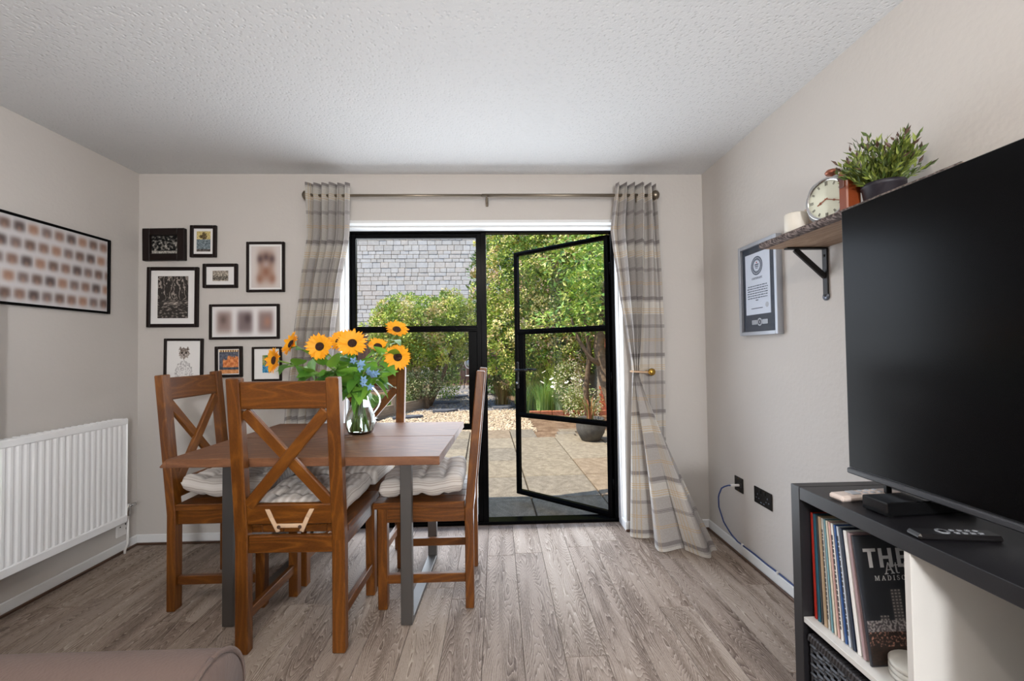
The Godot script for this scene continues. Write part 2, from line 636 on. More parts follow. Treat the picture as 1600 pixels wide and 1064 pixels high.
func build_opening() -> void:
	var zf := -3.012
	var fr := Node3D.new()
	fr.name = "door_1"
	add_child(fr)
	fr.set_meta("kind", "structure")
	tag(fr, "black steel-look frame of the garden doors with threshold", "door frame")
	for q in [[OL, OL + 0.024, 0.0, OT - 0.01, "jamb"], [OR - 0.036, OR - 0.008, 0.0, OT - 0.01, "jamb"], [OL, OR, 2.026, OT - 0.008, "head"], [OL, OR - 0.008, 0.0, 0.022, "threshold"]]:
		part(q[4], span(Vector3(q[0], q[2], zf - 0.035), Vector3(q[1], q[3], zf + 0.028), 0.003), M.black_frame, fr)
	part("weather_bar", span(Vector3(OL, -0.02, zf - 0.09), Vector3(OR - 0.01, 0.012, zf - 0.035), 0.003), M.black_frame, fr)
	var rails := [[0.022, 0.06], [0.655, 0.694], [1.336, 1.378], [1.992, 2.024]]
	var l1 := Node3D.new()
	l1.name = "door_2"
	add_child(l1)
	l1.position = Vector3(OL + 0.022, 0, zf)
	l1.set_meta("kind", "structure")
	tag(l1, "closed black glazed door leaf behind the table", "door")
	leaf(l1, 1.0, 0.9, rails)
	part("astragal", span(Vector3(0.896, 0.022, -0.026), Vector3(0.935, 2.026, 0.026), 0.003), M.black_frame, l1)
	var l2 := Node3D.new()
	l2.name = "door_3"
	add_child(l2)
	l2.position = Vector3(OR - 0.04, -0.005, zf - 0.014)
	l2.rotation.y = deg_to_rad(-41.0)
	l2.set_meta("kind", "structure")
	tag(l2, "black glazed door leaf standing open over the patio", "door")
	leaf(l2, -1.0, 0.86, rails)
	# lever handles and lock cylinder
	for s in [1.0, -1.0]:
		var h := MB.new()
		h.box(Vector3(-0.825, 1.0, s * 0.02), Vector3(0.024, 0.22, 0.008), 0.003)
		var hp := part("handle_plate", h.done(), M.black_plastic, l2)
		h = MB.new(true)
		h.tube([Vector3(-0.825, 1.045, s * 0.02), Vector3(-0.825, 1.045, s * 0.055), Vector3(-0.815, 1.045, s * 0.062), Vector3(-0.70, 1.045, s * 0.062)], 0.009, 10)
		part("lever", h.done(), M.black_plastic, hp)
		h = MB.new(true)
		h.lathe([Vector2(0, 0), Vector2(0.011, 0), Vector2(0.011, 0.012), Vector2(0.009, 0.014), Vector2(0, 0.014)], 14, Transform3D(Basis(Vector3.RIGHT, s * PI / 2), Vector3(-0.825, 0.935, s * 0.022)))
		part("lock_cylinder", h.done(), M.chrome, hp)
	for y in [0.25, 1.0, 1.78]:
		var h := MB.new(true)
		h.tube([Vector3(0.012, y - 0.045, 0.012), Vector3(0.012, y + 0.045, 0.012)], 0.008, 10)
		part("hinge", h.done(), M.black_frame, l2)


# a ceiling lamp, mirrored as a warm spot in the glass, and an added lamp behind the viewer that brightens the room
func build_lamp() -> void:
	var gm := mat(c8(255, 224, 190), 0.5)
	gm.emission_enabled = true
	gm.emission = c8(255, 186, 116)
	gm.emission_energy_multiplier = 9.0
	var o := thing("ceiling_lamp", "warm glass globe ceiling lamp just above the viewer", "lamp", Vector3(-0.3, CH, -0.12))
	var b := MB.new(true)
	b.lathe([Vector2(0, -0.03), Vector2(0.02, -0.03), Vector2(0.06, -0.02), Vector2(0.06, 0), Vector2(0, 0)], 20)
	part("ceiling_rose", b.done(), M.chrome, o)
	globe(o, gm, Vector3(0, -0.1, 0), 0.07, 0.9, c8(255, 246, 236))
	o = thing("added_fill_lamp", "globe lamp added behind the viewer to brighten the room", "lamp", Vector3(0.42, 0, 1.5))
	b = MB.new(true)
	b.lathe([Vector2(0, 0), Vector2(0.14, 0), Vector2(0.14, 0.015), Vector2(0.02, 0.025), Vector2(0, 0.025)], 24)
	part("base", b.done(), M.steel, o)
	b = MB.new(true)
	b.tube([Vector3(0, 0.02, 0), Vector3(0, 1.33, 0)], 0.01, 10)
	part("pole", b.done(), M.steel, o)
	var gw := mat(c8(240, 238, 234), 0.5)
	gw.emission_enabled = true
	gw.emission = c8(255, 244, 230)
	gw.emission_energy_multiplier = 3.0
	globe(o, gw, Vector3(0, 1.44, 0), 0.13, 5.4, c8(246, 249, 252))


func globe(o: Node3D, m: Material, at: Vector3, r: float, energy: float, c: Color) -> void:
	var b := MB.new(true)
	var prof := []
	for k in 13:
		var a := -PI / 2 + PI * k / 12
		prof.append(Vector2(maxf(cos(a) * r, 0.0), sin(a) * r))
	b.lathe(prof, 24)
	part("globe", b.done(), m, o, at)
	var l := OmniLight3D.new()
	l.name = "lamp_light"
	l.light_color = c
	l.light_energy = energy
	l.light_size = r
	l.omni_range = 12.0
	l.omni_attenuation = 2.0
	l.shadow_enabled = true
	o.add_child(l)
	l.position = at


# ---------------------------------------------------------------- dining set
const LEAN := 0.062

func post_z(y: float) -> float:
	return 0.205 + (maxf(y, 0.45) - 0.45) / 0.655 * LEAN


func make_chair() -> Node3D:
	var o := thing("dining_chair", "", "chair")
	var r := RandomNumberGenerator.new()
	r.seed = 5
	var off := func() -> Vector2: return Vector2(r.randf() * 4, r.randf() * 4)
	for s in [-1.0, 1.0]:
		var b := MB.new()
		b.box(Vector3(s * 0.194, 0.235, 0.205), Vector3(0.052, 0.47, 0.04), 0.004, Transform3D.IDENTITY, 1, off.call())
		b.bar(Vector3(s * 0.194, 0.44, 0.204), Vector3(s * 0.194, 1.105, post_z(1.105)), 0.052, 0.04, Vector3.RIGHT, 0.004, off.call())
		part("back_post", b.done(), M.chair, o)
		b = MB.new()
		b.box(Vector3(s * 0.19, 0.235, -0.2), Vector3(0.044, 0.47, 0.044), 0.004, Transform3D.IDENTITY, 1, off.call())
		part("front_leg", b.done(), M.chair, o)
		b = MB.new()
		b.box(Vector3(s * 0.192, 0.137, 0.0), Vector3(0.024, 0.042, 0.37), 0.003, Transform3D.IDENTITY, 2, off.call())
		part("stretcher", b.done(), M.chair, o)
		b = MB.new()
		b.box(Vector3(s * 0.19, 0.432, 0.0), Vector3(0.024, 0.068, 0.37), 0.003, Transform3D.IDENTITY, 2, off.call())
		part("side_apron", b.done(), M.chair, o)
	var b := MB.new()
	b.box(Vector3(0, 0.432, -0.2), Vector3(0.34, 0.068, 0.024), 0.003, Transform3D.IDENTITY, 0, off.call())
	part("front_apron", b.done(), M.chair, o)
	b = MB.new()
	b.box(Vector3(0, 0.432, 0.205), Vector3(0.338, 0.068, 0.024), 0.003, Transform3D.IDENTITY, 0, off.call())
	part("rear_apron", b.done(), M.chair, o)
	# seat of five glued boards
	b = MB.new()
	for k in 5:
		b.box(Vector3(-0.176 + 0.088 * k, 0.482, -0.028), Vector3(0.0878, 0.03, 0.424), 0.003, Transform3D.IDENTITY, 2, off.call())
	part("seat", b.done(), M.chair, o)
	var tilt := atan(LEAN / 0.655)
	b = MB.new()
	b.box(Vector3.ZERO, Vector3(0.34, 0.108, 0.024), 0.004, Transform3D(Basis(Vector3.RIGHT, tilt), Vector3(0, 1.036, post_z(1.036))), 0, off.call())
	part("top_rail", b.done(), M.chair, o)
	b = MB.new()
	b.box(Vector3.ZERO, Vector3(0.34, 0.082, 0.024), 0.004, Transform3D(Basis(Vector3.RIGHT, tilt), Vector3(0, 0.556, post_z(0.556))), 0, off.call())
	part("lower_rail", b.done(), M.chair, o)
	for s in [-1.0, 1.0]:
		b = MB.new()
		var dz: float = 0.006 * s
		b.bar(Vector3(s * 0.164, 0.972, post_z(0.972) + dz), Vector3(-s * 0.164, 0.59, post_z(0.59) + dz), 0.046, 0.02, Vector3.RIGHT, 0.004, off.call())
		part("cross_brace", b.done(), M.chair, o)
	return o


func cushion_mat() -> StandardMaterial3D:
	var t := paint(128, 16, func(x: int, _y: int) -> Color:
		var k := x % 32
		var c := c8(206, 199, 192)
		if k in [3, 4, 7, 8, 11, 12]:
			c = c8(176, 166, 157)
		elif k > 18 and k < 28:
			c = c8(218, 212, 206)
		return c)
	var m := mat(Color.WHITE, 0.92, 0.0, 0.2)
	m.albedo_texture = t
	m.uv1_scale = Vector3(3.4, 1, 1)
	m.rim_enabled = true
	m.rim = 0.3
	return m


# a tufted square pad
func make_pad(sd: int, curl: float) -> ArrayMesh:
	var w := 0.415
	var n := noise(5.0, sd, 2)
	var pt := func(u: float, v: float, top: float) -> Vector3:
		var x := (u - 0.5)
		var z := (v - 0.5)
		# rounded corners
		var ex := pow(absf(x) * 2, 6)
		var ez := pow(absf(z) * 2, 6)
		var edge := clampf(1.0 - maxf(ex, ez), 0.0, 1.0)
		var thick := 0.05 * pow(edge, 0.4)
		# tufts on a grid of four by four
		var tx := cos(u * TAU * 4.0) * 0.5 + 0.5
		var tz := cos(v * TAU * 4.0) * 0.5 + 0.5
		var dip := maxf(pow(tx, 6) * 0.55, maxf(pow(tz, 6) * 0.55, pow(tx * tz, 3)))
		thick *= 1.0 - dip * 0.62 * edge
		thick += n.get_noise_2d(u, v) * 0.004 * edge
		var lift := curl * (pow(absf(x) * 2, 3) * 0.5 + pow(absf(z) * 2, 3) * 0.5) + n.get_noise_2d(u * 0.4 + 9, v * 0.4) * 0.012
		var pinch := 1.0 - 0.05 * (pow(absf(z) * 2, 2) * 0.5 + 0.5 * pow(absf(x) * 2, 2))
		return Vector3(x * w * pinch, 0.051 + lift + top * thick, z * w * pinch)
	var b := MB.new(true)
	b.sheet(40, 40, func(u, v): return pt.call(u, v, 1.0), Vector2.ONE, true)
	b.sheet(40, 40, func(u, v): return pt.call(u, v, -1.0), Vector2.ONE, false)
	return b.done()


func build_furniture() -> void:
	# table
	var t := thing("dining_table", "wooden dining table with split top on flat steel legs", "table", Vector3(-0.795, 0, -2.232), deg_to_rad(-2.2))
	for s in [-1.0, 1.0]:
		var b := MB.new()
		b.box(Vector3(0.004, 0.752, s * 0.2155), Vector3(1.128, 0.036, 0.427), 0.0025, Transform3D.IDENTITY, 0, Vector2(s * 0.7, s))
		part("tabletop_leaf", b.done(), M.table, t)
		# under-cut left end
		b = MB.new()
		var e := PackedVector2Array([Vector2(-0.56, 0.769), Vector2(-0.588, 0.738), Vector2(-0.582, 0.734), Vector2(-0.56, 0.734)])
		b.slab(e, 0.425, Transform3D(Basis.IDENTITY, Vector3(0, 0, s * 0.2155)))
		part("end_lipping", b.done(), M.table, t)
	for s in [-1.0, 1.0]:
		var x: float = s * 0.394
		var b := MB.new()
		for z in [-0.315, 0.28]:
			b.box(Vector3(x, 0.367, z), Vector3(0.05, 0.73, 0.03), 0.002)
		b.box(Vector3(x, 0.013, -0.0175), Vector3(0.05, 0.026, 0.565), 0.002)
		b.box(Vector3(x, 0.727, -0.0175), Vector3(0.05, 0.012, 0.565), 0.002)
		part("leg_frame", b.done(), M.steel, t)
	# chairs
	var c0 := make_chair()
	c0.position = Vector3(-0.836, 0, -1.99)
	c0.rotation.y = deg_to_rad(-1.5)
	c0.set_meta("group", "cross-back chairs around the table")
	c0.set_meta("label", "wooden cross-back chair nearest the viewer with its back turned")
	var c := copy(c0, "wooden cross-back chair at the radiator end of the table")
	c.position = Vector3(-1.335, 0, -2.3)
	c.rotation.y = deg_to_rad(-90.0)
	c = copy(c0, "wooden cross-back chair seen side on beside the open door")
	c.position = Vector3(-0.348, 0, -2.252)
	c.rotation.y = deg_to_rad(90.0)
	c = copy(c0, "wooden cross-back chair behind the sunflowers with its back to the glass")
	c.position = Vector3(-0.815, 0, -2.478)
	c.rotation.y = deg_to_rad(177.0)
	# seat pads
	M.pad = cushion_mat()
	M.strap = mat(c8(196, 165, 135), 0.9)
	var spots := [
		[Vector3(-0.845, 0.499, -2.015), -1.5, 0.004, "striped tufted seat pad tied to the chair nearest the viewer", Vector3.ZERO],
		[Vector3(-1.315, 0.502, -2.29), -88.0, 0.03, "striped tufted seat pad on the chair by the radiator", Vector3(-0.04, 0, 0.03)],
		[Vector3(-0.37, 0.505, -2.24), 92.0, 0.012, "striped tufted seat pad on the chair beside the open door", Vector3(-0.05, 0, 0.0)],
		[Vector3(-0.815, 0.499, -2.455), 178.0, 0.01, "striped tufted seat pad on the chair with its back to the glass", Vector3.ZERO],
	]
	for k in spots.size():
		var q: Array = spots[k]
		var o := thing("seat_pad", q[3], "cushion", q[0], deg_to_rad(q[1]), "seat pads")
		var pd := part("pad", make_pad(20 + k, q[2]), M.pad, o)
		pd.rotation = q[4]
		if k == 0:
			# the tie: two straps over the lower rail, joined by a loop with buttons
			for s in [-1.0, 1.0]:
				var b := MB.new(true)
				var path := [Vector3(s * 0.10 + 0.012, 0.045, 0.2), Vector3(s * 0.10 + 0.012, 0.088, 0.226), Vector3(s * 0.095 + 0.012, 0.09, 0.252), Vector3(s * 0.072 + 0.012, 0.045, 0.2555), Vector3(s * 0.046 + 0.012, -0.012, 0.252)]
				for i in path.size() - 1:
					b.bar(path[i], path[i + 1], 0.017, 0.002, Vector3.RIGHT, 0.0005)
				var st := part("tie_strap", b.done(), M.strap, o)
				b = MB.new(true)
				b.lathe([Vector2(0, 0), Vector2(0.007, 0), Vector2(0.0075, 0.002), Vector2(0.005, 0.003), Vector2(0, 0.0025)], 14, Transform3D(Basis(Vector3.RIGHT, PI / 2), path[4] + Vector3(-s * 0.004, 0.02, 0.003)))
				part("button", b.done(), M.dark_bead, st)
			var lp := MB.new(true)
			lp.bar(Vector3(-0.04, 0.012, 0.252), Vector3(0.062, 0.012, 0.252), 0.016, 0.003, Vector3.UP, 0.0005)
			part("tie_loop", lp.done(), M.strap, o)
	build_bouquet()


# ---------------------------------------------------------------- flowers
func leaf_mesh(l: float, w: float, bend: float, cup: float) -> ArrayMesh:
	var b := MB.new(true)
	b.sheet(4, 6, func(u: float, v: float) -> Vector3:
		var half := w * 0.5 * pow(sin(PI * pow(clampf(v, 0.0, 1.0), 0.62)), 0.9)
		var x := (u - 0.5) * 2.0 * half
		return Vector3(x, absf(u - 0.5) * 2.0 * cup * half - bend * v * v * l, v * l), Vector2.ONE)
	return b.done()


func aim(dir: Vector3, roll := 0.0) -> Basis:
	# local z along dir
	var z := dir.normalized()
	var up := Vector3.UP if absf(z.y) < 0.95 else Vector3.RIGHT
	var x := up.cross(z).normalized()
	return Basis(x, z.cross(x), z) * Basis(Vector3.BACK, roll)


func petals_mesh(sd: int, r0: float, r1: float, cup: float) -> ArrayMesh:
	var r := RandomNumberGenerator.new()
	r.seed = sd
	var b := MB.new(true)
	for layer in 2:
		var n := 19
		for k in n:
			var a := TAU * (k + 0.5 * layer + r.randf_range(-0.2, 0.2)) / n
			var l := (r1 - r0) * r.randf_range(0.85, 1.08)
			var w := r.randf_range(0.017, 0.022)
			var lift := cup * r.randf_range(0.5, 1.4) - layer * 0.004
			var ca := cos(a)
			var sa := sin(a)
			b.smooth(1 + k + layer * 40)
			b.sheet(2, 4, func(u: float, v: float) -> Vector3:
				var half := w * 0.5 * pow(sin(PI * (0.12 + 0.88 * v) ** 0.8), 0.8) + 0.0004
				var rad := r0 + l * v
				var s := (u - 0.5) * 2.0 * half
				return Vector3(ca * rad - sa * s, sa * rad + ca * s, 0.004 + lift * v + absf(u - 0.5) * 0.004 - 0.008 * v * v), Vector2.ONE)
	return b.done()


func build_bouquet() -> void:
	var r := RandomNumberGenerator.new()
	r.seed = 77
	M.petal = mat(c8(250, 172, 22), 0.6)
	M.petal.backlight_enabled = true
	M.petal.backlight = Color(0.35, 0.22, 0.02)
	M.disc = mat(c8(52, 26, 14), 0.9)
	M.disc.heightmap_enabled = true
	M.disc.heightmap_texture = noise_tex(0.2, 5, 128, 2)
	M.disc.heightmap_scale = 0.4
	M.stem = mat(c8(112, 146, 62), 0.6)
	M.leaf_a = mat(c8(84, 136, 52), 0.45)
	M.leaf_b = mat(c8(122, 172, 66), 0.45)
	M.leaf_c = mat(c8(56, 104, 48), 0.45)
	for k in ["leaf_a", "leaf_b", "leaf_c"]:
		M[k].backlight_enabled = true
		M[k].backlight = Color(0.4, 0.5, 0.15)
	M.blue_petal = mat(c8(122, 160, 198), 0.6)
	var base := Vector3(-0.734, 0.77, -2.32)
	# glass jug
	var v := thing("glass_jug", "clear glass jug of water holding the sunflowers on the table", "vase", base)
	var outer := [[0.0, 0.0], [0.045, 0.0], [0.062, 0.006], [0.074, 0.035], [0.077, 0.06], [0.07, 0.1], [0.055, 0.14], [0.044, 0.175], [0.042, 0.2], [0.047, 0.235], [0.058, 0.268]]
	var prof := []
	for q in outer:
		prof.append(Vector2(q[0], q[1]))
	for k in range(outer.size() - 1, 0, -1):
		prof.append(Vector2(outer[k][0] - 0.004, outer[k][1] if k > 3 else maxf(outer[k][1], 0.008)))
	prof.append(Vector2(0, 0.008))
	var b := MB.new(true)
	b.lathe(prof, 36)
	part("bowl", b.done(), M.glass, v)
	b = MB.new(true)
	b.lathe([Vector2(0, 0.0095), Vector2(0.05, 0.0095), Vector2(0.066, 0.02), Vector2(0.0718, 0.06), Vector2(0.065, 0.1), Vector2(0.051, 0.138), Vector2(0, 0.138)], 36)
	part("water", b.done(), M.water, v)
	b = MB.new(true)
	var path := []
	for k in 13:
		var a := float(k) / 12
		path.append(Vector3(0.05 + sin(a * PI) * 0.052 + a * 0.012, 0.262 - a * 0.165, 0.012))
	path.append(Vector3(0.082, 0.085, 0.014))
	path.append(Vector3(0.098, 0.075, 0.018))
	b.tube(path, 0.0045, 10)
	part("handle", b.done(), M.glass, v)
	# sunflower heads: place, facing, radius
	var heads := [
		[Vector3(-1.172, 1.164, -2.30), Vector3(-0.6, 0.1, 0.75), 0.068, "sunflower drooping furthest left, seen from its side"],
		[Vector3(-1.088, 1.248, -2.31), Vector3(-0.6, 0.4, 0.65), 0.066, "second sunflower from the left, turned to the pictures"],
		[Vector3(-0.925, 1.233, -2.27), Vector3(0.0, 0.12, 1.0), 0.071, "sunflower facing the viewer with dark round centre, left of centre"],
		[Vector3(-0.862, 1.262, -2.38), Vector3(-0.1, 0.65, 0.75), 0.066, "sunflower half hidden between the two forward-facing ones"],
		[Vector3(-0.752, 1.247, -2.25), Vector3(0.22, 0.3, 0.9), 0.078, "largest sunflower in the middle, tilted up to the right"],
		[Vector3(-0.652, 1.228, -2.36), Vector3(0.35, 0.7, 0.6), 0.056, "small sunflower facing up behind the largest one"],
		[Vector3(-0.545, 1.318, -2.34), Vector3(0.3, 0.7, 0.62), 0.064, "topmost sunflower, seen from its side against the door rail"],
		[Vector3(-0.523, 1.174, -2.27), Vector3(0.12, 0.05, 1.0), 0.07, "rightmost sunflower facing the viewer"],
	]
	var big := [leaf_mesh(0.115, 0.078, 0.35, 0.25), leaf_mesh(0.095, 0.058, 0.15, 0.3), leaf_mesh(0.13, 0.07, 0.55, 0.2)]
	var greens := [M.leaf_a, M.leaf_b, M.leaf_c, M.leaf_a]
	for k in heads.size():
		var q: Array = heads[k]
		var p: Vector3 = q[0]
		var dir: Vector3 = (q[1] as Vector3).normalized()
		var o := thing("sunflower", q[3], "flower", p, 0.0, "sunflowers in the jug")
		var bs := aim(dir, r.randf() * TAU)
		var pe := part("petals", petals_mesh(300 + k, 0.019, q[2], 0.02), M.petal, o)
		pe.basis = bs
		b = MB.new(true)
		b.lathe([Vector2(0, -0.006), Vector2(0.02, -0.004), Vector2(0.0245, 0.004), Vector2(0.02, 0.011), Vector2(0.011, 0.0125), Vector2(0, 0.010)], 20, Transform3D(Basis(Vector3.RIGHT, PI / 2), Vector3.ZERO))
		var di := part("seed_disc", b.done(), M.disc, o)
		di.basis = bs
		b = MB.new(true)
		b.lathe([Vector2(0.004, -0.022), Vector2(0.016, -0.014), Vector2(0.027, 0.0), Vector2(0.0, 0.001)], 14, Transform3D(Basis(Vector3.RIGHT, PI / 2), Vector3.ZERO))
		var cx := part("calyx", b.done(), M.stem, o)
		cx.basis = bs
		# stem into the neck of the jug
		var neck := base + Vector3(r.randf_range(-0.02, 0.02), 0.2, r.randf_range(-0.02, 0.02)) - p
		var foot := base + Vector3(r.randf_range(-0.04, 0.04), 0.02, r.randf_range(-0.03, 0.03)) - p
		var cv := Curve3D.new()
		cv.add_point(-dir * 0.012, Vector3.ZERO, -dir * 0.06)
		cv.add_point(neck, Vector3(-neck.x * 0.15, 0.09, 0) * -1.0 * -1.0, (foot - neck) * 0.3)
		cv.add_point(foot)
		var pts := []
		for i in 13:
			pts.append(cv.sample_baked(cv.get_baked_length() * i / 12.0))
		b = MB.new(true)
		b.tube(pts, 0.0042, 8)
		part("stem", b.done(), M.stem, o)
		for i in 5:
			var f := 0.08 + 0.11 * i + r.randf() * 0.05
			var at: Vector3 = cv.sample_baked(cv.get_baked_length() * f)
			var out := Vector3(r.randf_range(-1, 1), r.randf_range(-0.35, 0.5), r.randf_range(-0.4, 1.0))
			if p.x < -0.95:
				out.x = -absf(out.x) * 0.6 + 0.1
			var lf := part("leaf", big[r.randi() % 3], greens[r.randi() % 4], o, at)
			lf.basis = aim(out, r.randf_range(-0.6, 0.6))
	# leafy sprigs filling the bunch
	var tips := [Vector3(-1.06, 1.14, -2.27), Vector3(-0.97, 1.10, -2.22), Vector3(-0.83, 1.13, -2.2), Vector3(-0.7, 1.13, -2.2), Vector3(-0.6, 1.08, -2.25), Vector3(-0.57, 1.2, -2.3), Vector3(-0.8, 1.17, -2.33)]
	var where := ["reaching furthest left below the drooping heads", "below the left forward-facing sunflower", "in front of the middle of the bunch", "below the largest sunflower", "hanging over the jug handle", "below the topmost sunflower", "at the back of the bunch"]
	for k in tips.size():
		var p: Vector3 = tips[k]
		var o := thing("leafy_sprig", "green leafy sprig " + where[k], "foliage", p, 0.0, "leafy sprigs in the jug")
		var neck := base + Vector3(r.randf_range(-0.02, 0.02), 0.22, 0.0) - p
		var foot := base + Vector3(r.randf_range(-0.03, 0.03), 0.05, 0.0) - p
		var cv := Curve3D.new()
		cv.add_point(Vector3.ZERO, Vector3.ZERO, Vector3(0, -0.05, 0))
		cv.add_point(neck, Vector3(0, 0.07, 0), Vector3(0, -0.04, 0))
		cv.add_point(foot)
		var pts := []
		for i in 11:
			pts.append(cv.sample_baked(cv.get_baked_length() * i / 10.0))
		b = MB.new(true)
		b.tube(pts, 0.003, 6)
		part("stem", b.done(), M.stem, o)
		for i in 9:
			var at: Vector3 = cv.sample_baked(cv.get_baked_length() * (0.02 + 0.055 * i))
			var out := Vector3(r.randf_range(-1, 1), r.randf_range(-0.7, 0.7), r.randf_range(-0.3, 1.0))
			var lf := part("leaf", big[r.randi() % 3], greens[r.randi() % 4], o, at)
			lf.basis = aim(out, r.randf_range(-0.8, 0.8))
	# small blue star flowers
	var stars := [[Vector3(-0.672, 1.108, -2.19), "upper"], [Vector3(-0.63, 1.09, -2.2), "right-hand"], [Vector3(-0.665, 1.045, -2.19), "lower"], [Vector3(-0.71, 1.16, -2.2), "topmost"]]
	var star := MB.new(true)
	for i in 5:
		var a := TAU * i / 5
		star.smooth(i + 1)
		var ca := cos(a)
		var sa := sin(a)
		star.sheet(2, 3, func(u: float, v: float) -> Vector3:
			var half := 0.0058 * pow(sin(PI * (0.15 + 0.83 * v)), 0.7)
			var rad := 0.002 + 0.019 * v
			var s := (u - 0.5) * 2.0 * half
			return Vector3(ca * rad - sa * s, sa * rad + ca * s, 0.006 * v - 0.012 * v * v), Vector2.ONE)
	var sm := star.done()
	for q in stars:
		var p: Vector3 = q[0]
		var o := thing("blue_flower", "small pale blue star flowers, %s cluster below the sunflowers" % q[1], "flower", p, 0.0, "blue flowers in the jug")
		for i in 3:
			var bl := part("bloom", sm, M.blue_petal, o, Vector3(r.randf_range(-0.025, 0.025), r.randf_range(-0.02, 0.02), r.randf_range(-0.01, 0.015)))
			bl.basis = aim(Vector3(r.randf_range(-0.8, 0.8), r.randf_range(-0.6, 0.8), 1.0), r.randf() * TAU)
		b = MB.new(true)
		var neck := base + Vector3(r.randf_range(-0.015, 0.015), 0.22, 0.01) - p
		b.tube([Vector3(0, 0, -0.006), neck * 0.4 + Vector3(0, 0.01, 0.01), neck, neck + Vector3(0, -0.12, 0)], 0.0022, 6)
		part("stem", b.done(), M.stem, o)


# ---------------------------------------------------------------- curtains, pictures, radiator
func lut(tab: Array, y: float) -> Vector2:
	# tab of [y, a, b], y falling
	if y >= tab[0][0]:
		return Vector2(tab[0][1], tab[0][2])
	for k in tab.size() - 1:
		var p: Array = tab[k]
		var q: Array = tab[k + 1]
		if y >= q[0]:
			var f: float = (p[0] - y) / (p[0] - q[0])
			f = f * f * (3.0 - 2.0 * f) * 0.35 + f * 0.65
			return Vector2(lerpf(p[1], q[1], f), lerpf(p[2], q[2], f))
	return Vector2(tab[-1][1], tab[-1][2])


func plaid() -> StandardMaterial3D:
	var weave := noise(0.35, 4, 2)
	var t := paint(256, 256, func(x: int, y: int) -> Color:
		var u := x / 256.0
		var v := y / 256.0
		var c := c8(164, 159, 155)
		# cream ground between the bands
		if v > 0.08 and v < 0.3:
			c = c.lerp(c8(200, 196, 188), 0.7)
		if u > 0.08 and u < 0.34:
			c = c.lerp(c8(200, 196, 188), 0.45)
		# broad grey band
		if v < 0.05 or v > 0.985:
			c = c.lerp(c8(104, 98, 98), 0.6)
		if u < 0.05 or u > 0.985:
			c = c.lerp(c8(116, 110, 108), 0.5)
		# three fine lines
		for k in 3:
			if absf(v - (0.49 + 0.022 * k)) < 0.005:
				c = c.lerp(c8(86, 80, 80), 0.75)
			if absf(u - (0.49 + 0.022 * k)) < 0.005:
				c = c.lerp(c8(98, 92, 92), 0.6)
		# ochre lines
		for q in [0.2, 0.23, 0.27, 0.74, 0.77]:
			if absf(v - q) < 0.006:
				c = c.lerp(c8(184, 152, 108), 0.6)
			if absf(u - q) < 0.006:
				c = c.lerp(c8(184, 156, 116), 0.45)
		var nn := weave.get_noise_2d(x * 3.0, y) * 0.05 + weave.get_noise_2d(x, y * 3.0 + 400) * 0.05
		return Color(c.r + nn, c.g + nn, c.b + nn))
	var m := mat(Color.WHITE, 0.85, 0.0, 0.25)
	m.albedo_texture = t
	m.uv1_scale = Vector3(2.7, 2.7, 1)
	m.backlight_enabled = true
	m.backlight = Color(0.12, 0.11, 0.1)
	m.rim_enabled = true
	m.rim = 0.25
	return m


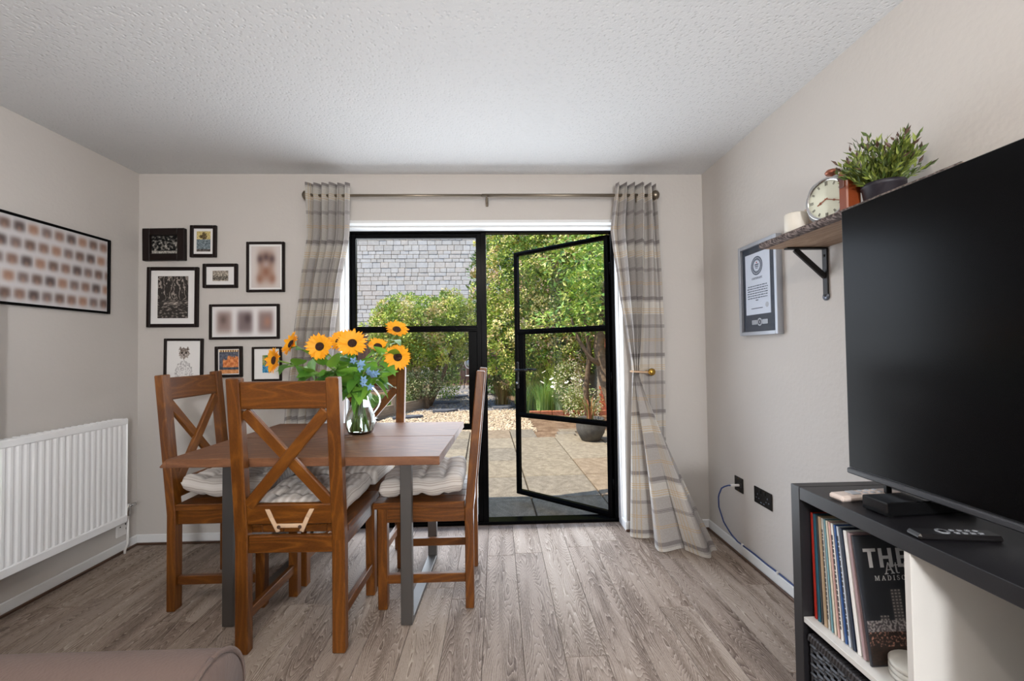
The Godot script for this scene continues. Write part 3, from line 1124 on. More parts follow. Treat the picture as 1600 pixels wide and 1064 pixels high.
func build_curtains() -> void:
	M.plaid = plaid()
	# pole
	var o := thing("curtain_pole", "brushed metal curtain pole with round end knobs above the garden doors", "curtain pole", Vector3(-0.08, 2.208, -2.762))
	var b := MB.new(true)
	b.tube([Vector3(-1.11, 0, 0), Vector3(0.0, 0, 0)], 0.0085, 14)
	part("thin_tube", b.done(), M.pole, o)
	b = MB.new(true)
	b.tube([Vector3(-0.01, 0, 0), Vector3(1.12, 0, 0)], 0.0105, 14)
	part("outer_tube", b.done(), M.pole, o)
	for s in [-1.0, 1.0]:
		b = MB.new(true)
		b.lathe([Vector2(0, 0), Vector2(0.014, 0), Vector2(0.016, 0.006), Vector2(0.026, 0.014), Vector2(0.032, 0.03), Vector2(0.03, 0.045), Vector2(0.018, 0.056), Vector2(0, 0.058)], 22, Transform3D(Basis(Vector3.BACK, -s * PI / 2), Vector3(s * 1.095, 0, 0)))
		part("finial", b.done(), M.pole, o)
	for x in [-0.98, 0.022, 1.0]:
		b = MB.new()
		b.box(Vector3(x, -0.02, -0.07), Vector3(0.016, 0.06, 0.006), 0.002)
		b.box(Vector3(x, -0.012, -0.034), Vector3(0.008, 0.01, 0.07), 0.002)
		b.box(Vector3(x, -0.03, 0.002), Vector3(0.009, 0.036, 0.006), 0.002)
		b.box(Vector3(x, -0.013, 0.0), Vector3(0.012, 0.008, 0.026), 0.002)
		part("bracket", b.done(), M.pole, o)
	# left curtain
	var tl := [[2.278, -1.206, -0.934], [1.95, -1.2, -0.94], [1.62, -1.25, -1.0], [1.33, -1.285, -1.035], [0.78, -1.34, -1.075], [0.0, -1.43, -1.14]]
	var lc := thing("curtain", "grey and cream plaid curtain left of the doors, behind the sunflowers", "curtain", Vector3(0, 0, 0), 0.0, "plaid curtains")
	b = MB.new(true)
	b.sheet(96, 60, func(u: float, v: float) -> Vector3:
		var y := lerpf(2.278, 0.012, v)
		var q := lut(tl, y)
		var ph := u * TAU * 5.5
		var open := clampf((2.28 - y) / 0.9, 0.0, 1.0)
		var side := clampf(1.0 - u * 2.6, 0.0, 1.0) * open
		var amp := lerpf(0.042, 0.038, open) * (1.0 - side * 0.8)
		var x := lerpf(q.x, q.y, lerpf(u, u * 0.8 + 0.2 * u * u, open)) + sin(ph * 2.0 + 0.6) * 0.006 * (1.0 - side)
		var z := -2.757 + amp * sin(ph) + 0.006 * sin(ph * 0.37 + y * 3.0) + side * 0.01
		return Vector3(x, y - 0.006 * sin(ph + 1.0) * (1.0 - v), z), Vector2(0.95, 2.27), true)
	part("cloth", b.done(), M.plaid, lc)
	# right curtain: gathered by a tie at the middle, spreading over the floor below
	var rc := thing("curtain", "grey and cream plaid curtain right of the doors, tied back and spreading on the floor", "curtain", Vector3.ZERO, 0.0, "plaid curtains")
	var tr := [[2.278, 0.782, 0.965], [1.98, 0.755, 0.96], [1.6, 0.80, 0.945], [1.3, 0.838, 0.925], [1.05, 0.862, 0.902]]
	var fan := Curve3D.new()
	fan.add_point(Vector3(0.862, 0.004, -2.80), Vector3.ZERO, Vector3(0.02, 0, 0.1))
	fan.add_point(Vector3(0.953, 0.004, -2.605), Vector3(-0.05, 0, -0.07), Vector3(0.04, 0, 0.06))
	fan.add_point(Vector3(1.09, 0.004, -2.49), Vector3(-0.06, 0, -0.02), Vector3(0.06, 0, 0.02))
	fan.add_point(Vector3(1.285, 0.004, -2.505), Vector3(-0.07, 0, 0.03), Vector3.ZERO)
	b = MB.new(true)
	b.sheet(80, 84, func(u: float, v: float) -> Vector3:
		var y := lerpf(2.278, 0.004, v)
		var ph := u * TAU * 3.6
		if y > 1.05:
			var q := lut(tr, y)
			var f := clampf((y - 1.05) / 1.2, 0.0, 1.0)
			var side := clampf(1.0 - u * 3.0, 0.0, 1.0) * clampf((2.28 - y) / 0.3, 0.0, 1.0) * clampf((y - 1.1) / 0.4, 0.0, 1.0)
			var amp := lerpf(0.03, 0.044, f) * (1.0 - side * 0.85)
			return Vector3(lerpf(q.x, q.y, u) + 0.005 * sin(ph * 2.0), y, -2.748 + amp * sin(ph) + (1.0 - f) * 0.02 - side * 0.045)
		var t := (1.05 - y) / 1.05
		var q0 := Vector3(lerpf(0.862, 0.902, u), 1.05, -2.732 + 0.016 * sin(ph))
		var q1 := fan.sample_baked(fan.get_baked_length() * u)
		var p := q0.lerp(q1, pow(t, 1.12))
		p.y = y
		# folds deepen downwards
		var tang := (fan.sample_baked(minf(fan.get_baked_length() * (u + 0.02), fan.get_baked_length())) - fan.sample_baked(maxf(fan.get_baked_length() * (u - 0.02), 0.0)))
		tang.y = 0.0
		var nrm := Vector3(-tang.z, 0, tang.x).normalized() * -1.0
		p -= nrm * (0.03 + 0.04 * t) * sin(u * TAU * 2.6 + 0.6) * minf(1.0, t * 4.0) * minf(1.0, 6.0 * minf(u + 0.03, 1.03 - u))
		p += Vector3(0.0, 0.0, 0.05 * sin(PI * t) * sin(PI * u))
		p.z = maxf(p.z, -2.832)
		return p, Vector2(0.62, 2.27), true)
	part("gathered_cloth", b.done(), M.plaid, rc)
	b = MB.new(true)
	var tb := [[2.278, 0.95, 1.046], [1.98, 0.945, 1.062], [1.6, 0.93, 1.086], [1.3, 0.915, 1.1], [1.05, 0.9, 1.1], [0.5, 0.93, 1.095]]
	b.sheet(40, 60, func(u: float, v: float) -> Vector3:
		var y := lerpf(2.278, 0.42, v)
		var q := lut(tb, y)
		var f := clampf((y - 1.2) / 1.0, 0.0, 1.0)
		var ph := u * TAU * 2.0 + 0.4
		return Vector3(lerpf(q.x, q.y, u), y, lerpf(-2.79, -2.752, f) + lerpf(0.006, 0.034, f) * sin(ph)), Vector2(0.42, 1.86), true)
	part("hanging_cloth", b.done(), M.plaid, rc)
	# tie-back with its brass knob
	var tie := thing("curtain_tieback", "cream cord tie-back hooked on a round brass knob", "tieback", Vector3(0.975, 1.053, -2.70))
	b = MB.new(true)
	b.lathe([Vector2(0, -0.13), Vector2(0.02, -0.13), Vector2(0.02, -0.12), Vector2(0.006, -0.115), Vector2(0.006, 0), Vector2(0.02, 0.003), Vector2(0.024, 0.012), Vector2(0.018, 0.022), Vector2(0, 0.026)], 20, Transform3D(Basis(Vector3.RIGHT, PI / 2), Vector3(0.0, 0, 0)))
	part("knob", b.done(), M.brass, tie)
	b = MB.new(true)
	var cord := []
	for k in 17:
		var a := TAU * k / 16
		cord.append(Vector3(-0.062 + cos(a) * 0.06, -0.004 * cos(a), -0.028 + sin(a) * 0.036))
	b.tube(cord, 0.006, 8)
	part("cord", b.done(), M.strap, tie)


# a framed picture hung on a wall; at is the centre on the wall face, turn about y
func picture(called: String, label: String, at: Vector3, turn: float, w: float, h: float, bord: float, win: Vector2, tex: Texture2D, tilt := 0.0, fm: Material = null, depth := 0.02) -> Node3D:
	var o := thing(called, label, "picture", at, turn)
	o.rotation.z = tilt
	var fmat: Material = fm if fm else M.frame_wood
	var b := MB.new()
	for s in [-1.0, 1.0]:
		b.box(Vector3(s * (w - bord) / 2, 0, depth / 2), Vector3(bord, h, depth), 0.003)
		b.box(Vector3(0, s * (h - bord) / 2, depth / 2), Vector3(w - 2 * bord, bord, depth), 0.003)
	part("frame", b.done(), fmat, o)
	part("mount", boxm(Vector3(w - 2 * bord + 0.002, h - 2 * bord + 0.002, 0.006), 0.0, -1, Vector2.ZERO, Vector3(0, 0, 0.006)), M.mount, o)
	b = MB.new()
	var q := win / 2
	b.quad(Vector3(-q.x, -q.y, 0.0098), Vector3(q.x, -q.y, 0.0098), Vector3(q.x, q.y, 0.0098), Vector3(-q.x, q.y, 0.0098))
	var pm := mat(Color.WHITE, 0.7, 0.0, 0.3)
	pm.albedo_texture = tex
	part("print", b.done(), pm, o)
	return o


func build_left_side() -> void:
	build_curtains()
	var zb := WB
	var n1 := noise(0.06, 61, 3)
	var n2 := noise(0.09, 62, 2)
	# 1 dark broad frame with a black-and-white view
	var t := paint(72, 52, func(x: int, y: int) -> Color:
		var g := clampf(0.28 + n2.get_noise_2d(x, y) * 0.75 - absf(y - 24) * 0.005, 0.03, 1.0)
		if y > 42:
			g = 0.6 + n2.get_noise_2d(x * 2, y) * 0.25
		return Color(g, g * 0.97, g * 0.92))
	picture("framed_picture", "black-and-white view in a broad dark frame, top left of the group", Vector3(-2.137, 1.911, zb), 0.0, 0.263, 0.208, 0.045, Vector2(0.172, 0.118), t, 0.01, null, 0.03)
	# 2 small portrait landscape
	t = paint(40, 60, func(x: int, y: int) -> Color:
		var c := c8(196, 178, 120) if y < 24 else c8(110, 122, 128)
		if Vector2(x - 20, (y - 14) * 1.2).length() < 11 + n2.get_noise_2d(x, y) * 8:
			c = c8(92, 78, 52)
		var k := n2.get_noise_2d(x * 1.5, y * 2.0) * 0.22
		if y > 52:
			c = c8(84, 78, 74)
		return Color(c.r + k, c.g + k, c.b + k))
	picture("framed_picture", "small upright landscape print beside the broad dark frame", Vector3(-1.896, 1.933, zb), 0.0, 0.166, 0.208, 0.021, Vector2(0.088, 0.132), t, -0.006)
	# 3 small sepia view in a wide mount
	t = paint(48, 32, func(x: int, y: int) -> Color:
		var g := 0.62 + n2.get_noise_2d(x * 1.4, y * 2.2) * 0.35
		if y > 20 - 6 * absf(n1.get_noise_2d(x * 3, 5)) * 3 and y < 28:
			g -= 0.22
		return Color(g, g * 0.94, g * 0.86))
	picture("framed_picture", "tiny sepia view in a wide white mount, small landscape frame", Vector3(-1.788, 1.708, zb), 0.0, 0.219, 0.157, 0.02, Vector2(0.1, 0.068), t)
	# 4 upright blurred photograph
	t = paint(48, 64, func(x: int, y: int) -> Color:
		var c := c8(206, 198, 194)
		var p := Vector2(x / 48.0 - 0.5, y / 64.0 - 0.5)
		c = c.lerp(c8(150, 112, 92), 0.75 * exp(-pow(p.x / 0.3, 4) - pow((p.y + 0.02) / 0.42, 4)))
		for q in [Vector2(-0.2, -0.2), Vector2(0.2, -0.2), Vector2(0, -0.24)]:
			c = c.lerp(c8(74, 60, 64), 0.7 * exp(-(p - q).length_squared() / 0.012))
		c = c.lerp(c8(186, 178, 178), 0.6 * exp(-(p - Vector2(0, -0.05)).length_squared() / 0.012))
		for q in [Vector2(-0.22, 0.28), Vector2(0.22, 0.28), Vector2(0, 0.1)]:
			c = c.lerp(c8(132, 84, 64), 0.6 * exp(-(p - q).length_squared() / 0.014))
		return c)
	picture("framed_picture", "soft blurred brown portrait in an upright black frame near the curtain", Vector3(-1.5, 1.764, zb), 0.0, 0.243, 0.328, 0.016, Vector2(0.185, 0.27), t)
	# 5 tree roots
	t = paint(80, 112, func(x: int, y: int) -> Color:
		var warp := n1.get_noise_2d(x * 0.8, y * 0.5) * 14.0
		var spread := 1.0 + y / 112.0 * 0.5
		var a := sin(((x - 40) / spread + warp) * 0.55)
		var g := 0.2 + maxf(0.0, a) ** 2 * 0.45
		if y > 62:
			g = 0.2 + maxf(0.0, n2.get_noise_2d(x * 0.9, y * 1.8)) * 0.6
			g += 0.3 * exp(-pow((y - 72) / 5.0, 2)) * exp(-pow((x - 40) / 20.0, 2))
		return Color(g * 1.02, g * 0.95, g * 0.9))
	picture("framed_picture", "largest frame of the group, dark photograph of hanging tree roots", Vector3(-2.087, 1.572, zb), 0.0, 0.322, 0.389, 0.022, Vector2(0.192, 0.272), t, -0.006)
	# 6 three blurred photographs in one mount
	t = paint(112, 48, func(x: int, y: int) -> Color:
		var c := c8(222, 219, 219)
		for k in 3:
			var p := Vector2((x - (19 + 37 * k)) / 14.0, (y - 24) / 19.0)
			var f := exp(-pow(absf(p.x), 5) - pow(absf(p.y), 5))
			c = c.lerp([c8(140, 118, 112), c8(108, 92, 92), c8(128, 106, 102)][k], f * 0.85)
			var h := p - Vector2([-0.1, 0.35, 0.2][k], [-0.2, -0.3, 0.0][k])
			c = c.lerp([c8(96, 80, 76), c8(70, 58, 60), c8(176, 128, 108)][k], f * 0.7 * exp(-h.length_squared() / 0.2))
		return c)
	picture("framed_picture", "three blurred photographs side by side in one wide frame", Vector3(-1.634, 1.409, zb), 0.0, 0.444, 0.228, 0.016, Vector2(0.4, 0.186), t)
	# 7 cat drawing
	t = paint(64, 80, func(x: int, y: int) -> Color:
		var c := c8(228, 226, 224)
		var p := Vector2(x - 32, y - 22)
		var fur := n2.get_noise_2d(x * 2.5, y * 2.5)
		var head := p.length() / 10.0
		var ears := (absf(absf(p.x) - 7.0) < 3.5 - (-(p.y) - 6.0) * 0.45 and p.y < -6 and p.y > -13)
		if head < 1.0 + fur * 0.3 or ears:
			var stripe := absf(sin(p.x * 0.9 + p.y * 0.2)) * 0.5
			c = c8(190, 182, 176).lerp(c8(92, 78, 70), clampf(stripe + fur * 0.6 + (0.3 if p.y < -2 else 0.0), 0.0, 1.0))
			if (p - Vector2(-4, -1)).length() < 1.6 or (p - Vector2(4, -1)).length() < 1.6 or (p - Vector2(0, 3)).length() < 1.2:
				c = c8(40, 34, 32)
		var bd := Vector2((x - 32) / 17.0, (y - 62) / 26.0).length()
		if bd < 1.0 + fur * 0.15 and y > 30:
			c = c.lerp(c8(150, 146, 146), clampf(0.15 + fur * 0.9 + (bd - 0.5) * 0.5, 0.0, 0.8))
		return c)
	picture("framed_picture", "drawing of a seated cat on white, frame above the left chair", Vector3(-2.018, 1.147, zb), 0.0, 0.243, 0.315, 0.015, Vector2(0.21, 0.28), t, -0.012)
	# 8 travel poster
	t = paint(48, 60, func(x: int, y: int) -> Color:
		var k := n2.get_noise_2d(x * 1.2, y * 1.2) * 0.12
		var c := c8(88, 92, 104)
		if y < 5:
			c = c8(226, 206, 160) if (x / 3) % 2 == 0 else c8(120, 78, 50)
		elif x > 8 and y > 16 + 6 * n1.get_noise_2d(x * 4, 2) + (8 if x < 20 else 0) and y < 44:
			c = c8(212, 138, 84) if (x / 9 + y / 8) % 2 == 0 else c8(190, 110, 66)
		elif y >= 44 and y < 50:
			c = c8(68, 78, 92)
		elif y >= 50:
			c = c8(206, 142, 92)
		return Color(c.r + k, c.g + k, c.b + k))
	picture("framed_picture", "orange and slate-blue town poster in a narrow dark frame", Vector3(-1.733, 1.151, zb), 0.0, 0.172, 0.2, 0.018, Vector2(0.122, 0.152), t, 0.008)
	# 9 small colour painting
	t = paint(32, 56, func(x: int, y: int) -> Color:
		var c := c8(88, 128, 84)
		if y > 32:
			c = c8(66, 132, 170)
		if Vector2(x - 19, (y - 22) * 0.8).length() < 8:
			c = c8(188, 120, 108)
		if x < 8 and y < 30:
			c = c8(150, 150, 96)
		var k := n2.get_noise_2d(x * 2.0, y * 2.0) * 0.35
		return Color(c.r + k, c.g + k, c.b + k * 0.8))
	picture("framed_picture", "small green and blue painting in a white mount beside the sunflowers", Vector3(-1.492, 1.134, zb), 0.0, 0.187, 0.221, 0.013, Vector2(0.058, 0.114), t)
	# wide collage on the radiator wall
	t = paint(220, 92, func(x: int, y: int) -> Color:
		var c := c8(202, 199, 200)
		var row := int(y / 18.4)
		var fy := fposmod(y, 18.4) / 18.4
		var fx := fposmod(x + row * 3, 13.0) / 13.0
		var id := int((x + row * 3) / 13.0) * 31 + row * 57 + int((x + row * 3) / 13.0) / 3
		var tone: Color = [c8(94, 74, 66), c8(120, 92, 80), c8(70, 58, 56), c8(150, 112, 92), c8(108, 92, 88)][id % 5]
		var f := exp(-pow(absf(fx - 0.5) / 0.42, 3) - pow(absf(fy - 0.45) / 0.31, 3))
		c = c.lerp(tone, f * 0.85)
		var h := Vector2((fx - 0.5) / 0.16, (fy - 0.62) / 0.2).length_squared()
		c = c.lerp(c8(190, 150, 128), 0.4 * exp(-h))
		return c)
	picture("photo_collage", "long black-framed collage of many blurred portraits above the radiator", Vector3(WL, 1.667, -2.07), PI / 2, 1.1, 0.44, 0.013, Vector2(1.07, 0.41), t, 0.0, M.black_frame, 0.02)
	build_radiator()
	build_sofa()


func build_radiator() -> void:
	var z0 := -2.664
	var z1 := -1.1
	var o := thing("radiator", "white ribbed panel radiator below the photo collage", "radiator", Vector3(WL, 0.0, (z0 + z1) / 2))
	var l := z1 - z0
	# pressed front sheet with flutes
	var b := MB.new()
	var prof := []
	var z := -l / 2 + 0.03
	while z < l / 2 - 0.05:
		for q in [[0.0, 0.082], [0.008, 0.0852], [0.019, 0.0852], [0.027, 0.082]]:
			prof.append(Vector2(z + q[0], q[1]))
		z += 0.0335
	prof.push_front(Vector2(-l / 2, 0.082))
	prof.append(Vector2(l / 2, 0.082))
	for k in prof.size() - 1:
		var p: Vector2 = prof[k]
		var q: Vector2 = prof[k + 1]
		b.quad(Vector3(q.y, 0.25, q.x), Vector3(p.y, 0.25, p.x), Vector3(p.y, 0.79, p.x), Vector3(q.y, 0.79, q.x))
	part("ribbed_panel", b.done(), M.radiator, o)
	b = MB.new()
	b.box(Vector3(0.084, 0.806, 0), Vector3(0.012, 0.036, l), 0.004)
	part("top_rail", b.done(), M.radiator, o)
	b = MB.new()
	b.box(Vector3(0.084, 0.228, 0), Vector3(0.012, 0.044, l), 0.004)
	part("bottom_rail", b.done(), M.radiator, o)
	b = MB.new()
	b.box(Vector3(0.056, 0.516, 0), Vector3(0.046, 0.6, l - 0.01), 0.004)
	part("body", b.done(), M.radiator, o)
	b = MB.new()
	for k in 44:
		b.box(Vector3(0.056, 0.822, -l / 2 + 0.03 + (l - 0.06) * k / 43.0), Vector3(0.06, 0.006, 0.012), 0.001)
	part("top_grille", b.done(), M.radiator, o)
	for s in [-1.0, 1.0]:
		b = MB.new()
		b.box(Vector3(0.056, 0.516, s * (l / 2 - 0.002)), Vector3(0.066, 0.61, 0.006), 0.002)
		part("side_cover", b.done(), M.radiator, o)
	# wall brackets hold it
	for s in [-0.5, 0.5]:
		part("wall_bracket", boxm(Vector3(0.036, 0.5, 0.04), 0.002, -1, Vector2.ZERO, Vector3(0.018, 0.5, s)), M.steel, o)
	# lockshield valve with tail pipe
	b = MB.new(true)
	b.tube([Vector3(0.056, 0.265, -l / 2 - 0.0), Vector3(0.056, 0.265, -l / 2 - 0.05)], 0.011, 10)
	b.tube([Vector3(0.056, 0.3, -l / 2 - 0.042), Vector3(0.056, 0.23, -l / 2 - 0.042)], 0.013, 10)
	b.tube([Vector3(0.056, 0.28, -l / 2 - 0.04), Vector3(0.075, 0.29, -l / 2 - 0.075)], 0.009, 10)
	part("valve", b.done(), M.chrome, o)
	b = MB.new(true)
	b.tube([Vector3(0.056, 0.232, -l / 2 - 0.042), Vector3(0.056, 0.06, -l / 2 - 0.042), Vector3(0.04, 0.02, -l / 2 - 0.042), Vector3(0.04, 0.0, -l / 2 - 0.042)], 0.0065, 8)
	part("tail_pipe", b.done(), M.white_plastic, o)
	# double socket low on the wall
	var s := thing("wall_socket", "white switched socket on the wall below the radiator end", "socket", Vector3(WL, 0.146, -2.73))
	part("plate", boxm(Vector3(0.01, 0.092, 0.09), 0.003, -1, Vector2.ZERO, Vector3(0.005, 0, 0)), M.white_plastic, s)
	for q in [[0.022, 0.012, 0.008, 0.004], [-0.022, 0.018, 0.01, 0.02], [-0.022, -0.01, 0.012, 0.01]]:
		part("pin_hole" if q[0] < 0 else "screw", boxm(Vector3(0.002, q[2], q[3] if q[3] > 0.005 else 0.006), 0.0, -1, Vector2.ZERO, Vector3(0.0105, q[1], q[0])), M.black_plastic, s)
	# white board standing on the radiator
	var w := thing("white_board", "white painted board standing on the radiator at the picture edge", "board", Vector3(WL + 0.072, 0.826, -1.77))
	part("board", boxm(Vector3(0.03, 0.676, 0.42), 0.005, -1, Vector2.ZERO, Vector3(0.0, 0.338, 0.0)), M.white_paint, w)
	part("edge_bead", boxm(Vector3(0.012, 0.676, 0.02), 0.004, -1, Vector2.ZERO, Vector3(0.02, 0.338, -0.2)), M.white_paint, w)


func build_sofa() -> void:
	var m := mat(c8(96, 81, 75), 0.85, 0.0, 0.25)
	m.rim_enabled = true
	m.rim = 0.35
	m.rim_tint = 0.4
	m.heightmap_enabled = true
	m.heightmap_texture = noise_tex(0.12, 9, 256, 3)
	m.heightmap_scale = 0.1
	m.uv1_scale = Vector3(2, 4, 1)
	var o := thing("sofa", "mauve-grey velvet sofa whose rounded arm end shows at the bottom left", "sofa", Vector3(-1.4, 0, -0.2))
	# the arm nearest the dining set: a rolled bolster along x with a piped end
	var y0 := 0.505
	var z0 := -0.665
	var b := MB.new(true)
	var r := 0.105
	var prof := [Vector2(0, -0.86), Vector2(r - 0.02, -0.86), Vector2(r, -0.84), Vector2(r + 0.004, 0.0), Vector2(r, 0.775), Vector2(r - 0.008, 0.79), Vector2(r - 0.016, 0.797), Vector2(0, 0.806)]
	b.lathe(prof, 36, Transform3D(Basis(Vector3.BACK, -PI / 2), Vector3(0.05, y0, z0)))
	part("arm_roll", b.done(), m, o)
	b = MB.new(true)
	var ring := []
	for k in 33:
		var a := TAU * k / 32
		ring.append(Vector3(0.838, y0 + cos(a) * (r - 0.002), z0 + sin(a) * (r - 0.002)))
	b.tube(ring, 0.0055, 8)
	part("piping", b.done(), m, o)
	part("arm_panel", boxm(Vector3(1.6, 0.42, 0.17), 0.02, -1, Vector2.ZERO, Vector3(0.0, 0.295, z0 + 0.01)), m, o)
	part("base", boxm(Vector3(1.5, 0.3, 1.9), 0.03, -1, Vector2.ZERO, Vector3(-0.02, 0.25, 0.45)), m, o)
	part("seat_cushion", boxm(Vector3(1.2, 0.14, 1.75), 0.05, -1, Vector2.ZERO, Vector3(0.12, 0.43, 0.45)), m, o)
	part("backrest", boxm(Vector3(0.25, 0.62, 1.9), 0.06, -1, Vector2.ZERO, Vector3(-0.66, 0.55, 0.45)), m, o)
	for q in [[-0.7, -0.6], [0.65, -0.6], [-0.7, 1.3], [0.65, 1.3]]:
		part("foot", boxm(Vector3(0.06, 0.1, 0.06), 0.004, -1, Vector2.ZERO, Vector3(q[0], 0.05, q[1])), M.chair, o)


# ---------------------------------------------------------------- right wall
func build_right_side() -> void:
	build_certificate()
	build_sockets()
	build_shelf()
	build_unit()
	build_tv()


func build_certificate() -> void:
	# hangs on the right wall, facing -x; local x runs towards the viewer's right (+z), z out of the wall
	var o := thing("framed_certificate", "framed certificate with round seal in a silver frame beside the shelf", "certificate", Vector3(WR, 1.512, -2.208), -PI / 2)
	var w := 0.33
	var h := 0.495
	var d := 0.032
	var silver := mat(c8(176, 180, 188), 0.35, 0.6)
	var navy := mat(c8(36, 46, 62), 0.6)
	var paper := mat(c8(206, 214, 228), 0.7)
	var ink := mat(c8(58, 72, 92), 0.8)
	var red := mat(c8(176, 84, 66), 0.8)
	var b := MB.new()
	for s in [-1.0, 1.0]:
		b.box(Vector3(s * (w - 0.02) / 2, 0, d / 2), Vector3(0.02, h, d), 0.002)
		b.box(Vector3(0, s * (h - 0.02) / 2, d / 2), Vector3(w - 0.04, 0.02, d), 0.002)
	part("frame", b.done(), silver, o)
	part("mount", boxm(Vector3(w - 0.036, h - 0.036, 0.008), 0.0, -1, Vector2.ZERO, Vector3(0, 0, 0.012)), navy, o)
	var sh := part("sheet", boxm(Vector3(0.212, 0.328, 0.002), 0.0, -1, Vector2.ZERO, Vector3(-0.012, 0.028, 0.017)), paper, o)
	# seal: ring, disc, tick marks, star
	var f := 0.0184
	var ring := func(r0: float, r1: float, c: Vector3, m: Material, called: String, seg := 40) -> void:
		var q := MB.new()
		for k in seg:
			var a := TAU * k / seg
			var e := TAU * (k + 1) / seg
			q.quad(c + Vector3(cos(a) * r0, sin(a) * r0, 0), c + Vector3(cos(a) * r1, sin(a) * r1, 0), c + Vector3(cos(e) * r1, sin(e) * r1, 0), c + Vector3(cos(e) * r0, sin(e) * r0, 0))
		part(called, q.done(), m, sh)
	var c := Vector3(-0.014, 0.122, f)
	ring.call(0.032, 0.05, c, ink, "seal_ring")
	ring.call(0.0285, 0.0305, c, ink, "seal_line")
	var q := MB.new()
	for k in 34:
		var a := TAU * k / 34
		q.box(Vector3.ZERO, Vector3(0.003, 0.008, 0.0004), 0.0, Transform3D(Basis(Vector3.BACK, a), c + Vector3(-sin(a) * 0.041, cos(a) * 0.041, 0.0002)))
	part("seal_letters", q.done(), paper, sh)
	q = MB.new()
	q.box(c + Vector3(0, 0.006, 0), Vector3(0.034, 0.006, 0.0004))
	q.box(c + Vector3(0, -0.004, 0), Vector3(0.03, 0.005, 0.0004))
	q.box(c + Vector3(0, -0.013, 0), Vector3(0.02, 0.004, 0.0004))
	part("seal_words", q.done(), ink, sh)
	q = MB.new()
	q.box(c + Vector3(0, 0.017, 0), Vector3(0.008, 0.008, 0.0004))
	part("seal_star", q.done(), red, sh)
	var t := text_mesh("CERTIFICATE", 0.0145, ink, sh, Vector3(-0.014, 0.056, f), Vector3.ZERO, "Droid Serif", false, "title")
	(t.mesh as TextMesh).horizontal_alignment = HORIZONTAL_ALIGNMENT_CENTER
	# body text, illegible in the photograph: rows of short dashes
	q = MB.new()
	var r := RandomNumberGenerator.new()
	r.seed = 3
	var rows := [0.165, 0.178, 0.17, 0.176, 0.172, 0.17, 0.03]
	for k in rows.size():
		var x: float = -rows[k] / 2
		while x < rows[k] / 2 - 0.004:
			var l := minf(r.randf_range(0.008, 0.024), rows[k] / 2 - x)
			q.box(Vector3(-0.014 + x + l / 2, 0.016 - 0.0128 * k, f), Vector3(l, 0.0048, 0.0004))
			x += l + 0.0045
	part("body_text", q.done(), ink, sh)
	q = MB.new()
	q.box(Vector3(-0.02, -0.104, f), Vector3(0.1, 0.004, 0.0004))
	part("signature_line", q.done(), ink, sh)
	ring.call(0.0, 0.014, Vector3(0.066, -0.092, f), silver, "foil_seal", 24)
	# badge on the mount
	q = MB.new()
	q.box(Vector3(-0.045, -0.178, f), Vector3(0.045, 0.024, 0.0008))
	q.box(Vector3(0.045, -0.178, f), Vector3(0.045, 0.024, 0.0008))
	part("badge_wings", q.done(), silver, o)
	var bd := MB.new()
	for k in 24:
		var a := TAU * k / 24
		var e := TAU * (k + 1) / 24
		bd.quad(Vector3(cos(a) * 0.013, -0.178 + sin(a) * 0.013, f), Vector3(cos(a) * 0.021, -0.178 + sin(a) * 0.021, f), Vector3(cos(e) * 0.021, -0.178 + sin(e) * 0.021, f), Vector3(cos(e) * 0.013, -0.178 + sin(e) * 0.013, f))
	bd.box(Vector3(0, -0.178, f), Vector3(0.006, 0.014, 0.0006))
	part("badge_ring", bd.done(), silver, o)
	part("glazing", boxm(Vector3(w - 0.038, h - 0.038, 0.002), 0.0, -1, Vector2.ZERO, Vector3(0, 0, 0.026)), M.pane, o)


